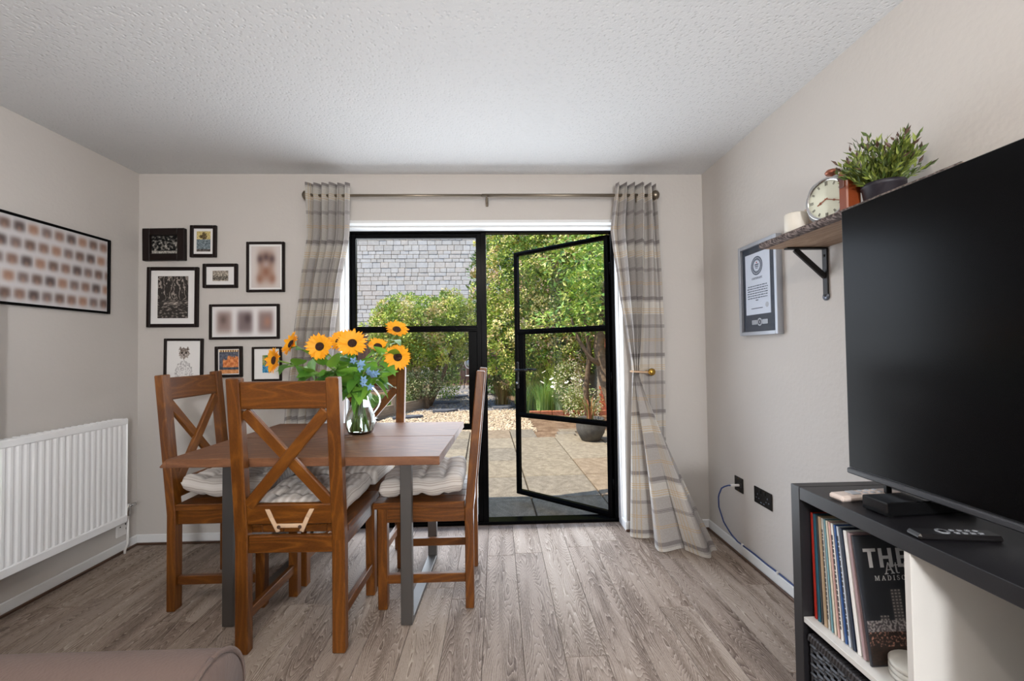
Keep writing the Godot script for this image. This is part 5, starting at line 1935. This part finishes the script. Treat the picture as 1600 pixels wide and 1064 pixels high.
func pebbles(called: String, label: String, area: PackedVector2Array, n: int, cols: Array, s0: float, s1: float, sd: int, y: float) -> void:
	var r := RandomNumberGenerator.new()
	r.seed = sd
	var st := MB.new(true)
	var pr := []
	for k in 4:
		var a := -PI / 2 + PI * k / 3
		pr.append(Vector2(maxf(cos(a), 0.0), sin(a) * 0.62))
	st.lathe(pr, 6)
	var mm := MultiMesh.new()
	mm.transform_format = MultiMesh.TRANSFORM_3D
	mm.use_colors = true
	mm.mesh = st.done()
	mm.instance_count = n
	var lo := area[0]
	var hi := area[0]
	for p in area:
		lo = lo.min(p)
		hi = hi.max(p)
	var k := 0
	while k < n:
		var p := Vector2(r.randf_range(lo.x, hi.x), r.randf_range(lo.y, hi.y))
		if not Geometry2D.is_point_in_polygon(p, area):
			continue
		var s := r.randf_range(s0, s1)
		var bs := Basis(Vector3.UP, r.randf() * TAU) * Basis(Vector3.RIGHT, r.randf_range(-0.5, 0.5))
		mm.set_instance_transform(k, Transform3D(bs.scaled_local(Vector3(s * r.randf_range(0.8, 1.3), s, s)), Vector3(p.x, y + r.randf_range(0, s0 * 0.6), p.y)))
		mm.set_instance_color(k, (cols[r.randi() % cols.size()] as Color).srgb_to_linear())
		k += 1
	var o := MultiMeshInstance3D.new()
	o.name = called
	o.multimesh = mm
	var m := mat(Color.WHITE, 0.8)
	m.vertex_color_use_as_albedo = true
	o.material_override = m
	add_child(o)
	o.set_meta("kind", "stuff")
	tag(o, label, "gravel")


func stone_mat(c: Color, sd: int, amt := 0.12, sc := 1.5) -> StandardMaterial3D:
	var n := noise(0.05, sd, 4)
	var m := mat(Color.WHITE, 0.85, 0.0, 0.3)
	m.albedo_texture = paint(128, 128, func(x: int, y: int) -> Color:
		var a := TAU * x / 128.0
		var e := TAU * y / 128.0
		var k := n.get_noise_3d(cos(a) * 30.0 + cos(e) * 17.0, sin(a) * 30.0, sin(e) * 30.0) * amt * 1.0 + n.get_noise_2d(x * 9.0, y * 9.0) * amt * 1.3
		return Color(c.r + k, c.g + k, c.b + k * 0.9))
	m.uv1_scale = Vector3(sc, sc, 1)
	return m


func build_garden() -> void:
	var r := RandomNumberGenerator.new()
	r.seed = 12
	var soil := stone_mat(c8(118, 96, 76), 51, 0.14, 0.8)
	var fl := struct("ground", span(Vector3(-12, -0.6, OUT), Vector3(9, PY - 0.03, -32)), soil, "earth of the garden beds", "ground")
	fl.set_meta("kind", "structure")
	# ---- paving
	var pav := []
	for k in 5:
		pav.append(stone_mat([c8(134, 124, 107), c8(129, 118, 101), c8(139, 129, 112), c8(125, 117, 104), c8(136, 121, 102)][k], 60 + k, 0.09, 1.4))
	var patio := Node3D.new()
	patio.name = "patio"
	add_child(patio)
	patio.position = Vector3(0.252, PY, -4.29)
	patio.rotation.y = deg_to_rad(1.8)
	patio.set_meta("kind", "structure")
	tag(patio, "sandstone paving slabs outside the doors", "paving")
	for j in range(-4, 2):
		for i in range(-6, 4):
			if (j == -4 and i >= 1) or (j == -4 and i < -4):
				continue
			var o := MB.new()
			var w := 0.598 if not (j == -4 and i == 0) else 0.36
			var d := 0.618
			if j == 1:
				d = 0.5
			o.box(Vector3.ZERO, Vector3(w, 0.04, d), 0.006, Transform3D.IDENTITY, 0, Vector2(r.randf() * 3, r.randf() * 3))
			var zc := j * 0.63 + 0.315 if j < 1 else 0.63 + 0.255
			part("slab", o.done(), pav[r.randi() % 5], patio, Vector3(i * 0.61 + 0.006 + w / 2, -0.02 + r.randf_range(-0.003, 0.003), zc))
	# smaller setts beside the bed
	for k in 7:
		part("sett", boxm(Vector3(0.28, 0.04, 0.2), 0.006, 0, Vector2(k, k * 0.3)), pav[k % 5], patio, Vector3(0.79 + 0.02 * k, -0.02, -1.96) + Vector3(0.29 * (k % 3), 0, 0.21 * -(k / 3)))
	# ---- gravel, grey chippings beyond it, stepping slabs
	pebbles("pale_gravel", "cream gravel lit by the sun beyond the paving", PackedVector2Array([Vector2(-2.3, -6.7), Vector2(0.62, -6.75), Vector2(0.5, -9.2), Vector2(-2.1, -9.3)]), 7000, [c8(190, 172, 142), c8(174, 154, 126), c8(206, 190, 164), c8(158, 140, 118), c8(184, 164, 138)], 0.016, 0.032, 5, PY - 0.03)
	pebbles("grey_chippings", "grey chippings of the garden path beyond the cream gravel", PackedVector2Array([Vector2(-2.1, -9.2), Vector2(0.5, -9.1), Vector2(-0.2, -15.8), Vector2(-2.0, -15.8)]), 8000, [c8(128, 128, 132), c8(104, 106, 112), c8(150, 146, 142), c8(170, 156, 136), c8(120, 112, 104)], 0.02, 0.04, 6, PY - 0.03)
	var slate := stone_mat(c8(94, 98, 106), 71, 0.08, 1.0)
	for q in [[-1.72, -8.3, 0.62, 0.26, 28.0, "nearest"], [-1.15, -9.1, 0.55, 0.3, 12.0, "second"], [-1.3, -10.6, 0.7, 0.5, -10.0, "third"], [-1.2, -12.0, 0.8, 0.6, 5.0, "furthest"], [0.12, -9.55, 0.5, 0.5, 20.0, "mounded"]]:
		var b := MB.new()
		var ol := PackedVector2Array()
		for k in 9:
			var a := TAU * k / 9
			ol.append(Vector2(cos(a) * q[2] * 0.5, sin(a) * q[3] * 0.5) * r.randf_range(0.85, 1.1))
		b.slab(ol, 0.05, Transform3D(Basis(Vector3.RIGHT, -PI / 2), Vector3.ZERO))
		var o := part("stepping_stone", b.done(), slate, self, Vector3(q[0], PY + 0.0, q[1]))
		o.rotation.y = deg_to_rad(q[4])
		tag(o, "%s dark slate stepping stone in the garden path" % q[5], "stepping stone", "slate stepping stones")
	# ---- timber edging and lawn on the left
	var timber := wood_mat(wood_tex(256, 128, 141, c8(120, 104, 88), c8(158, 142, 122), c8(178, 162, 142), 5.0, 2.5, 0.3), 0.8, Vector2(0.5, 2.0))
	var ed := thing("timber_edging", "weathered timber boards edging the lawn beside the gravel", "edging", Vector3(-2.2, PY - 0.03, -9.4))
	var eb := MB.new()
	eb.bar(Vector3(-0.3, 0.11, 1.7), Vector3(0.1, 0.11, 0.75), 0.05, 0.24, Vector3(1, 0, 0.1), 0.006)
	part("board", eb.done(), timber, ed)
	eb = MB.new()
	eb.bar(Vector3(0.12, 0.11, 0.7), Vector3(0.52, 0.11, -0.25), 0.05, 0.24, Vector3(1, 0, 0.1), 0.006)
	part("board", eb.done(), timber, ed)
	for q in [[0.11, 0.725], [0.54, -0.3]]:
		part("post", boxm(Vector3(0.08, 0.42, 0.08), 0.006, -1, Vector2.ZERO, Vector3(q[0], 0.2, q[1])), timber, ed)
	var gmm := MultiMesh.new()
	gmm.transform_format = MultiMesh.TRANSFORM_3D
	gmm.use_colors = true
	var blade := MB.new()
	blade.tri(Vector3(-0.006, 0, 0), Vector3(0.006, 0, 0), Vector3(0.004, 0.5, 0.1))
	blade.tri(Vector3(0.004, 0.5, 0.1), Vector3(0.006, 0, 0), Vector3(0.01, 1.0, 0.35))
	gmm.mesh = blade.done()
	gmm.instance_count = 16000
	var rg := RandomNumberGenerator.new()
	rg.seed = 31
	for k in 16000:
		var s := rg.randf_range(0.06, 0.13)
		var zz := rg.randf_range(-12.5, -6.9)
		gmm.set_instance_transform(k, Transform3D(Basis(Vector3.UP, rg.randf() * TAU).scaled_local(Vector3(1.6, s, s)), Vector3(rg.randf_range(-5.2, -2.62 - (zz + 7.8) * 0.12), PY - 0.03, zz)))
		gmm.set_instance_color(k, [c8(86, 128, 48), c8(112, 150, 60), c8(70, 110, 44)][rg.randi() % 3].srgb_to_linear())
	var lawn := MultiMeshInstance3D.new()
	lawn.name = "lawn"
	lawn.multimesh = gmm
	var lm := mat(Color.WHITE, 0.7)
	lm.vertex_color_use_as_albedo = true
	lawn.material_override = lm
	add_child(lawn)
	lawn.set_meta("kind", "stuff")
	tag(lawn, "green grass of the small lawn behind the timber edging", "grass")
	build_backdrop()
	build_planting()
	build_house()


func build_backdrop() -> void:
	var r := RandomNumberGenerator.new()
	r.seed = 44
	# ---- neighbouring stone house
	var zs := -19.0
	var house := thing("stone_house", "pale stone-clad side wall of the neighbouring house", "building", Vector3(-3.5, PY, zs))
	house.set_meta("kind", "structure")
	part("wall", span(Vector3(-7, 0, -4), Vector3(9, 9.0, 0)), mat(c8(150, 138, 122), 0.9), house)
	var tones := []
	for k in 6:
		tones.append(stone_mat([c8(218, 209, 196), c8(214, 206, 194), c8(222, 214, 202), c8(210, 201, 188), c8(219, 207, 192), c8(216, 209, 199)][k], 90 + k, 0.06, 0.8))
	var far := [MB.new(), MB.new(), MB.new()]
	var y := 0.2
	var put := 0
	while y < 8.6:
		var h: float = [0.16, 0.21, 0.25, 0.19][r.randi() % 4]
		var x := -6.9 + r.randf() * 0.3
		while x < 8.8:
			var w := r.randf_range(0.24, 0.52)
			var c := Vector3(x + w / 2, y + h / 2, 0.02)
			var s := Vector3(w - 0.018, h - 0.018, 0.08 + r.randf_range(-0.012, 0.014))
			var seen := c.x > -3.0 and c.x < 2.6 and y > 2.6 and y < 6.3 and put < 300
			if seen:
				part("stone", boxm(s, 0.008, 0, Vector2(r.randf() * 3, r.randf() * 3)), tones[r.randi() % 6], house, c)
				put += 1
			else:
				far[r.randi() % 3].box(c, s, 0.0)
			x += w
		y += h
	for k in 3:
		var o := part("far_stones", far[k].done(), tones[k], house)
		o.set_meta("kind", "stuff")
	# ---- brown board fence, left, and low gate at the end of the path
	var brown := wood_mat(wood_tex(128, 128, 151, c8(72, 50, 42), c8(98, 70, 58), c8(112, 82, 68), 4.0, 2.0, 0.3), 0.8, Vector2(0.6, 2.0))
	var f := thing("board_fence", "brown vertical board fence at the left end of the garden", "fence", Vector3(-5.0, PY, -14.0))
	var vars := []
	for k in 3:
		vars.append(boxm(Vector3(0.118, 1.9 + 0.01 * k, 0.022), 0.003, 1, Vector2(k * 0.7, k * 1.1)))
	for k in 26:
		part("board", vars[k % 3], brown, f, Vector3(-0.9 + 0.123 * k, 0.98, r.randf_range(-0.005, 0.005)))
	for q in [0.45, 1.6]:
		part("rail", boxm(Vector3(3.3, 0.09, 0.04), 0.004, -1, Vector2.ZERO, Vector3(0.6, q, -0.034)), brown, f)
	part("capping", boxm(Vector3(3.3, 0.04, 0.08), 0.004, -1, Vector2.ZERO, Vector3(0.6, 1.96, 0)), brown, f)
	f = thing("garden_gate", "low dark brown boarded gate at the end of the gravel path", "gate", Vector3(-1.25, PY, -16.2))
	for k in 11:
		part("board", boxm(Vector3(0.11, 0.98 + (0.06 if k % 2 == 0 else 0.0), 0.02), 0.003, 1, Vector2(k, 0)), brown, f, Vector3(-0.6 + 0.12 * k, 0.52, 0))
	for q in [0.25, 0.8]:
		part("rail", boxm(Vector3(1.35, 0.08, 0.03), 0.003, -1, Vector2.ZERO, Vector3(0, q, -0.026)), brown, f)
	# long back fence behind the planting
	f = thing("back_fence", "brown board fence closing the garden behind the shrubs", "fence", Vector3(3.0, PY, -17.0))
	for k in 40:
		part("board", vars[k % 3], brown, f, Vector3(-3.4 + 0.123 * k, 0.98, r.randf_range(-0.005, 0.005)))
	part("rail", boxm(Vector3(5.0, 0.09, 0.04), 0.004, -1, Vector2.ZERO, Vector3(-0.95, 1.4, -0.034)), brown, f)
	# ---- bistro chair with round back near the gate
	var c := thing("bistro_chair", "small pale metal garden chair with round back by the gate", "chair", Vector3(-0.88, PY - 0.02, -14.4), 0.5)
	var metal := mat(c8(206, 204, 200), 0.5, 0.3)
	var b := MB.new(true)
	var ring := []
	for k in 21:
		var a := TAU * k / 20
		ring.append(Vector3(cos(a) * 0.15, 0.86 + sin(a) * 0.17, -0.18))
	b.tube(ring, 0.02, 8)
	part("back_ring", b.done(), metal, c)
	b = MB.new(true)
	b.lathe([Vector2(0, -0.01), Vector2(0.11, -0.01), Vector2(0.11, 0.01), Vector2(0, 0.012)], 20, Transform3D(Basis(Vector3.RIGHT, PI / 2), Vector3(0, 0.86, -0.18)))
	part("back_disc", b.done(), metal, c)
	b = MB.new(true)
	b.lathe([Vector2(0, 0.44), Vector2(0.2, 0.44), Vector2(0.21, 0.45), Vector2(0.2, 0.46), Vector2(0, 0.46)], 20)
	part("seat", b.done(), metal, c)
	for q in [[-0.15, -0.16], [0.15, -0.16], [-0.15, 0.16], [0.15, 0.16]]:
		b = MB.new(true)
		var top := 0.72 if q[1] < 0 else 0.45
		b.tube([Vector3(q[0] * 1.25, 0, q[1] * 1.3), Vector3(q[0], 0.45, q[1]), Vector3(q[0], top, q[1] - (0.02 if q[1] < 0 else 0.0))], 0.013, 7)
		part("leg", b.done(), M.black_iron, c)
	# ---- red brick garden wall on the right
	var red := []
	for k in 4:
		red.append(stone_mat([c8(156, 84, 62), c8(142, 74, 56), c8(168, 96, 72), c8(150, 88, 70)][k], 110 + k, 0.07, 2.0))
	var w := thing("brick_wall", "red brick garden wall behind the tree on the right", "wall", Vector3(2.1, PY - 0.03, -7.6))
	w.set_meta("kind", "structure")
	part("core", boxm(Vector3(0.2, 1.86, 9.0), 0.0, -1, Vector2.ZERO, Vector3(0.106, 0.93, 0.2)), mat(c8(150, 140, 128), 0.9), w)
	var bm := boxm(Vector3(0.1, 0.065, 0.215), 0.004, 2)
	for j in 24:
		for i in 10:
			var z := -1.15 + 0.225 * i + (0.1125 if j % 2 == 1 else 0.0)
			part("brick", bm, red[r.randi() % 4], w, Vector3(0.046 + r.randf_range(-0.002, 0.002), 0.04 + 0.075 * j, z))


func build_planting() -> void:
	var bark := stone_mat(c8(122, 104, 84), 121, 0.1, 6.0)
	var r := RandomNumberGenerator.new()
	r.seed = 8
	# ---- large rounded shrub in the middle of the garden
	var nz := noise(1.3, 5, 2)
	var p1 := func(p: Vector3, _d: Vector3, rr: RandomNumberGenerator) -> int:
		var k := nz.get_noise_3dv(p * 1.2)
		if k > 0.1 and rr.randf() < 0.5:
			return 3
		return rr.randi() % 3
	var o := shrub("rounded_shrub", "large rounded yellow-green shrub in front of the stone wall", Vector3(-1.72, PY, -10.0), [
		[Vector3(0, 1.9, 0), Vector3(1.0, 0.55, 0.8)], [Vector3(-0.62, 1.75, 0.1), Vector3(0.55, 0.5, 0.6)], [Vector3(0.6, 1.95, 0), Vector3(0.55, 0.55, 0.6)], [Vector3(0.1, 1.45, 0.0), Vector3(0.95, 0.55, 0.7)]],
		[c8(152, 174, 62), c8(196, 202, 92), c8(104, 134, 50), c8(222, 200, 146)], 36000, 0.05, 0.08, 201, p1, 0.5, "shrub", 0.13)
	for q in [[0.0, 0.25, -0.4, 1.5], [-0.1, 0.2, -0.75, 1.5], [0.08, 0.3, 0.45, 1.6], [0.12, 0.2, 0.8, 1.7]]:
		branch(o, "branch", [Vector3(q[0], 0, 0), Vector3(q[0] * 1.5 + q[2] * 0.3, 0.6, 0.02), Vector3(q[2], q[3], 0.0)], [0.07, 0.05, 0.025], bark)
	# ---- shade shrub under it
	var p3 := func(_p: Vector3, _d: Vector3, rr: RandomNumberGenerator) -> int: return rr.randi() % 3
	shrub("dark_shrub", "dark green shrub below the rounded one beside the fence", Vector3(-2.3, PY, -10.8), [[Vector3(0, 0.85, 0), Vector3(0.8, 0.6, 0.5)], [Vector3(0.7, 0.95, -0.2), Vector3(0.7, 0.5, 0.5)]], [c8(52, 84, 44), c8(70, 100, 52), c8(96, 122, 62)], 4200, 0.05, 0.08, 207, p3)
	o = shrub("variegated_bush", "low cream-speckled bush beside the gravel path", Vector3(-1.62, PY, -9.6), [[Vector3(0, 0.55, 0), Vector3(0.42, 0.32, 0.35)], [Vector3(-0.35, 0.45, 0.1), Vector3(0.3, 0.28, 0.3)]], [c8(98, 118, 62), c8(196, 190, 146), c8(70, 92, 48)], 3200, 0.03, 0.055, 203, p3)
	branch(o, "stem", [Vector3(0.05, 0, 0), Vector3(0.02, 0.3, 0.0), Vector3(0, 0.5, 0)], [0.05, 0.045, 0.03], bark)
	shrub("lime_bush", "bright lime-green bush next to the garden path", Vector3(-1.42, PY, -11.6), [[Vector3(0, 0.5, 0), Vector3(0.4, 0.5, 0.35)]], [c8(138, 172, 62), c8(164, 190, 84), c8(100, 140, 48)], 2200, 0.04, 0.07, 204, p3)
	# ---- flowering hedge across the right of the garden
	var nh := noise(1.6, 9, 2)
	var p2 := func(p: Vector3, _d: Vector3, rr: RandomNumberGenerator) -> int:
		var k := nh.get_noise_3dv(p * 1.5)
		if k > -0.08 and rr.randf() < 0.62:
			return 3 if rr.randf() < 0.75 else 4
		return rr.randi() % 3
	o = shrub("flowering_hedge", "tall hedge thick with cream and yellow blossom beyond the open door", Vector3(1.0, PY, -9.6), [
		[Vector3(-0.35, 2.9, 0), Vector3(1.0, 1.5, 0.7)], [Vector3(0.8, 3.0, 0), Vector3(1.2, 1.6, 0.8)], [Vector3(-0.55, 1.6, 0.1), Vector3(0.75, 1.0, 0.55)], [Vector3(0.5, 1.7, 0.0), Vector3(1.0, 1.0, 0.6)], [Vector3(1.8, 2.6, 0), Vector3(1.2, 1.6, 0.8)], [Vector3(0.4, 4.2, -0.1), Vector3(1.6, 0.8, 0.7)]],
		[c8(150, 172, 68), c8(194, 202, 96), c8(100, 132, 54), c8(242, 224, 154), c8(236, 196, 164)], 90000, 0.05, 0.085, 205, p2, 0.5, "shrub", 0.14)
	branch(o, "stem", [Vector3(0, 0, 0), Vector3(0.1, 1.0, 0), Vector3(0, 2.4, 0)], [0.08, 0.06, 0.03], bark)
	# ---- dark foliage added behind the blossom, standing for shade in its gaps
	shrub("added_dark_hedge", "tall dark hedge added behind the blossom to darken its gaps", Vector3(1.9, PY, -12.6), [
		[Vector3(-1.7, 2.2, 0), Vector3(0.95, 2.6, 0.7)], [Vector3(-0.4, 2.6, 0), Vector3(1.2, 3.0, 0.8)], [Vector3(1.2, 2.7, 0), Vector3(1.2, 3.1, 0.8)], [Vector3(2.6, 2.6, 0), Vector3(1.2, 3.0, 0.8)]],
		[c8(62, 92, 42), c8(78, 108, 52), c8(48, 76, 38)], 26000, 0.12, 0.2, 213, p3, 0.45)
	# ---- small tree in front of the brick wall
	o = thing("garden_tree", "small multi-stemmed tree with leaning trunk by the brick wall", "tree", Vector3(1.78, PY, -6.7))
	branch(o, "trunk", [Vector3(0.06, -0.03, 0.1), Vector3(0.04, 0.3, 0.08), Vector3(-0.1, 0.8, 0.0), Vector3(-0.17, 1.3, -0.05), Vector3(-0.12, 1.9, 0.0), Vector3(0.0, 2.6, 0.1)], [0.14, 0.12, 0.1, 0.09, 0.07, 0.04], bark)
	branch(o, "branch", [Vector3(-0.13, 0.98, 0.0), Vector3(-0.34, 1.12, 0.05), Vector3(-0.5, 1.4, 0.0), Vector3(-0.62, 1.75, 0)], [0.04, 0.035, 0.028, 0.015], bark)
	branch(o, "branch", [Vector3(-0.32, 0.0, -0.25), Vector3(-0.36, 0.6, -0.2), Vector3(-0.3, 1.2, -0.15), Vector3(-0.42, 1.9, 0)], [0.05, 0.045, 0.04, 0.02], bark)
	branch(o, "branch", [Vector3(-0.17, 1.35, -0.05), Vector3(0.05, 1.7, -0.05), Vector3(0.2, 2.1, 0)], [0.035, 0.03, 0.015], bark)
	branch(o, "branch", [Vector3(-0.55, 1.5, 0.0), Vector3(-0.9, 1.6, 0.05), Vector3(-1.15, 1.62, 0.1)], [0.018, 0.014, 0.008], bark)
	var lm := leaf_set([c8(120, 162, 58), c8(166, 192, 82), c8(84, 126, 50), c8(196, 200, 108)])
	var lb := [MB.new(), MB.new(), MB.new(), MB.new()]
	var rt := RandomNumberGenerator.new()
	rt.seed = 66
	for q in [[Vector3(0.0, 2.35, 0), Vector3(0.55, 0.75, 0.6), 1500], [Vector3(-0.35, 2.0, 0.0), Vector3(0.4, 0.5, 0.4), 620], [Vector3(-0.55, 2.75, -0.1), Vector3(0.5, 0.4, 0.5), 360], [Vector3(-0.75, 1.72, 0), Vector3(0.45, 0.16, 0.25), 160], [Vector3(0.1, 1.7, 0.0), Vector3(0.3, 0.3, 0.3), 260]]:
		leaves(lb, rt, q[0], q[1], q[2], 0.07, 0.125, func(_p, _d): return rt.randi() % 4, 0.4, 0.3, 71, 0.42)
	for k in 4:
		part("foliage", lb[k].done(), lm[k], o)
	# ---- grasses, upright green plants and daisies of the right bed
	var fans := [
		["spiky_grass", "blue-green strappy clump beside the shaded gravel", Vector3(0.55, PY, -9.0), 200, 0.8, [c8(98, 134, 104), c8(126, 156, 84)]],
		["spiky_grass", "tall bright green grass behind the open door pane", Vector3(0.95, PY, -8.9), 260, 0.9, [c8(136, 178, 92), c8(166, 196, 122)]],
		["spiky_grass", "silvery grass in the middle of the flower bed", Vector3(1.35, PY, -8.8), 260, 0.78, [c8(158, 184, 140), c8(136, 170, 104)]],
		["spiky_grass", "short green grass tuft by the brick edging", Vector3(1.62, PY, -8.75), 220, 0.66, [c8(134, 174, 86), c8(172, 194, 118)]],
		["spiky_grass", "yellow-green upright grass under the tree", Vector3(1.2, PY, -9.3), 300, 1.5, [c8(196, 206, 106), c8(168, 188, 88)]],
		["spiky_grass", "reddish dry grass clump below the hedge", Vector3(0.1, PY, -9.9), 200, 1.0, [c8(132, 98, 66), c8(150, 132, 82)]],
		["spiky_grass", "pale seed-headed grass below the hedge", Vector3(0.75, PY, -9.5), 280, 1.25, [c8(206, 196, 132), c8(176, 186, 112)]],
	]
	for q in fans:
		var g := thing(q[0], q[1], "grass", q[2], 0.0, "grasses in the flower bed")
		var ms := leaf_set(q[5])
		var bb := [MB.new(), MB.new()]
		for k in q[3]:
			blade_fan(bb[k % 2], r, q[4], 0.2, 0.016)
		for k in 2:
			part("blades", bb[k].done(), ms[k], g)
	var pet := MB.new()
	for k in 10:
		var a := TAU * k / 10
		var ca := cos(a)
		var sa := sin(a)
		pet.quad(Vector3(ca * 0.006 + sa * 0.004, 0, sa * 0.006 - ca * 0.004), Vector3(ca * 0.006 - sa * 0.004, 0, sa * 0.006 + ca * 0.004), Vector3(ca * 0.05 - sa * 0.011, 0.002, sa * 0.05 + ca * 0.011), Vector3(ca * 0.05 + sa * 0.011, 0.002, sa * 0.05 - ca * 0.011))
	var pm := pet.done()
	var dm := MB.new(true)
	dm.lathe([Vector2(0, -0.002), Vector2(0.01, 0), Vector2(0.008, 0.006), Vector2(0, 0.008)], 10)
	var dmesh := dm.done()
	var whites := mat(c8(238, 238, 232), 0.7)
	var yel := mat(c8(220, 176, 60), 0.8)
	for k in 16:
		var x := 0.85 + 0.06 * k + r.randf_range(-0.05, 0.05)
		var h := 0.62 + r.randf_range(-0.1, 0.22) - 0.012 * k
		var d := thing("daisy", "white daisy in bloom among the grasses of the flower bed", "flower", Vector3(x, PY, -8.6 + r.randf_range(-0.15, 0.2)), r.randf() * TAU, "white daisies")
		var head := part("petals", pm, whites, d, Vector3(0.02, h, 0))
		head.rotation = Vector3(0.5, 0, 0.2)
		var hc := part("centre", dmesh, yel, d, Vector3(0.02, h, 0))
		hc.rotation = Vector3(0.5, 0, 0.2)
		var sb := MB.new(true)
		sb.tube([Vector3(0, -0.03, 0), Vector3(0.01, h * 0.5, 0), Vector3(0.02, h, 0)], 0.003, 5)
		part("stem", sb.done(), M.stem, d)
	# ---- brick edging of the bed
	var red := stone_mat(c8(164, 104, 78), 130, 0.08, 2.0)
	for k in 8:
		var e := part("edging_brick", boxm(Vector3(0.215, 0.1, 0.1), 0.006, 0, Vector2(k * 0.3, 0)), red, self, Vector3(0.72 + 0.225 * k, PY + 0.01, -8.42 + 0.01 * k))
		tag(e, "red brick lying end to end along the front of the flower bed", "brick", "edging bricks of the flower bed")
	# ---- pot with a red-leaved plant
	o = thing("garden_pot", "round dark grey pot with red spiky plant at the patio corner", "pot", Vector3(1.27, PY, -5.9))
	var b := MB.new(true)
	b.lathe([Vector2(0, 0), Vector2(0.11, 0), Vector2(0.13, 0.01), Vector2(0.19, 0.12), Vector2(0.2, 0.2), Vector2(0.185, 0.28), Vector2(0.19, 0.29), Vector2(0.18, 0.31), Vector2(0.165, 0.29), Vector2(0.16, 0.26), Vector2(0, 0.25)], 32)
	part("pot", b.done(), stone_mat(c8(92, 90, 86), 133, 0.05, 2.0), o)
	var rm := leaf_set([c8(150, 74, 54), c8(176, 110, 78), c8(120, 126, 70)])
	var rb := [MB.new(), MB.new(), MB.new()]
	for k in 44:
		blade_fan(rb[k % 3 if k % 5 else 2], r, 0.5, 0.06, 0.02, 0.25)
	for k in 3:
		part("blades", rb[k].done(), rm[k], o)
	# low cream-flowered cover below the tree
	shrub("ground_cover", "cream-flowered low plants between the pot and the grasses", Vector3(1.55, PY, -7.9), [[Vector3(0, 0.25, 0), Vector3(0.35, 0.3, 0.35)], [Vector3(-0.15, 0.6, -0.5), Vector3(0.3, 0.45, 0.3)]], [c8(150, 158, 92), c8(214, 206, 178), c8(104, 128, 66)], 2400, 0.03, 0.055, 211, p3)


func blade_fan(m: MB, r: RandomNumberGenerator, h: float, spread: float, w: float, y0 := -0.03) -> void:
	var a := r.randf() * TAU
	var out := Vector3(cos(a), 0, sin(a))
	var base := out * r.randf() * spread + Vector3(0, y0, 0)
	var hh := h * r.randf_range(0.6, 1.05)
	var reach := hh * r.randf_range(0.1, 0.5)
	var side := Vector3(-out.z, 0, out.x) * w * 0.5
	var prev := base
	for k in 4:
		var f := (k + 1) / 4.0
		var p := base + Vector3(0, hh * (f - 0.28 * f * f * f), 0) + out * reach * f * f
		var s0 := side * (1.0 - (f - 0.25) * 0.9)
		var s1 := side * (1.0 - f * 0.9)
		m.quad(prev - s0, prev + s0, p + s1, p - s1)
		prev = p


func build_house() -> void:
	# the house itself above and beside the room; its eaves shade the first row of slabs
	var brick := stone_mat(c8(186, 170, 152), 160, 0.06, 0.7)
	var roof := mat(c8(96, 74, 64), 0.8)
	var h := struct("house_facade", span(Vector3(-7.5, CH + 0.2, 0.2), Vector3(6.0, 5.2, 4.0)), brick, "upper storey of the house behind the garden room", "facade")
	part("roof", span(Vector3(-7.7, 5.2, 0.0), Vector3(6.2, 5.5, 4.2)), roof, h)
	part("flat_roof", span(Vector3(-3.2, CH + 0.2, OUT - 0.12), Vector3(2.4, CH + 0.32, 0.2)), M.white_paint, h)
	part("lower_wall", span(Vector3(-7.5, -0.2, 0.2), Vector3(WL - 0.2, CH + 0.2, 0.5)), brick, h)
	part("lower_wall", span(Vector3(WR + 0.2, -0.2, 0.2), Vector3(6.0, CH + 0.2, 0.5)), brick, h)
	# single-storey wing on the left, mirrored in the open door
	var w := thing("side_wing", "pale rendered single-storey wing with dark windows left of the patio", "building", Vector3(-5.6, PY, -5.2))
	w.set_meta("kind", "structure")
	part("wall", boxm(Vector3(1.6, 2.5, 4.1), 0.0, -1, Vector2.ZERO, Vector3(-0.8, 1.25, 0)), mat(c8(206, 190, 178), 0.9), w)
	var g := MB.new()
	g.slab(PackedVector2Array([Vector2(-2.25, 2.5), Vector2(2.25, 2.5), Vector2(0, 3.5)]), 1.8, Transform3D(Basis(Vector3.UP, PI / 2), Vector3(-0.8, 0, 0)))
	part("roof", g.done(), roof, w)
	var dark := mat(c8(24, 26, 30), 0.1)
	for z in [-1.2, 0.1, 1.3]:
		part("window_frame", boxm(Vector3(0.06, 1.3, 0.9), 0.005, -1, Vector2.ZERO, Vector3(0.02, 1.35, z)), M.white_paint, w)
		part("pane", boxm(Vector3(0.02, 1.14, 0.74), 0.0, -1, Vector2.ZERO, Vector3(0.052, 1.35, z)), dark, w)
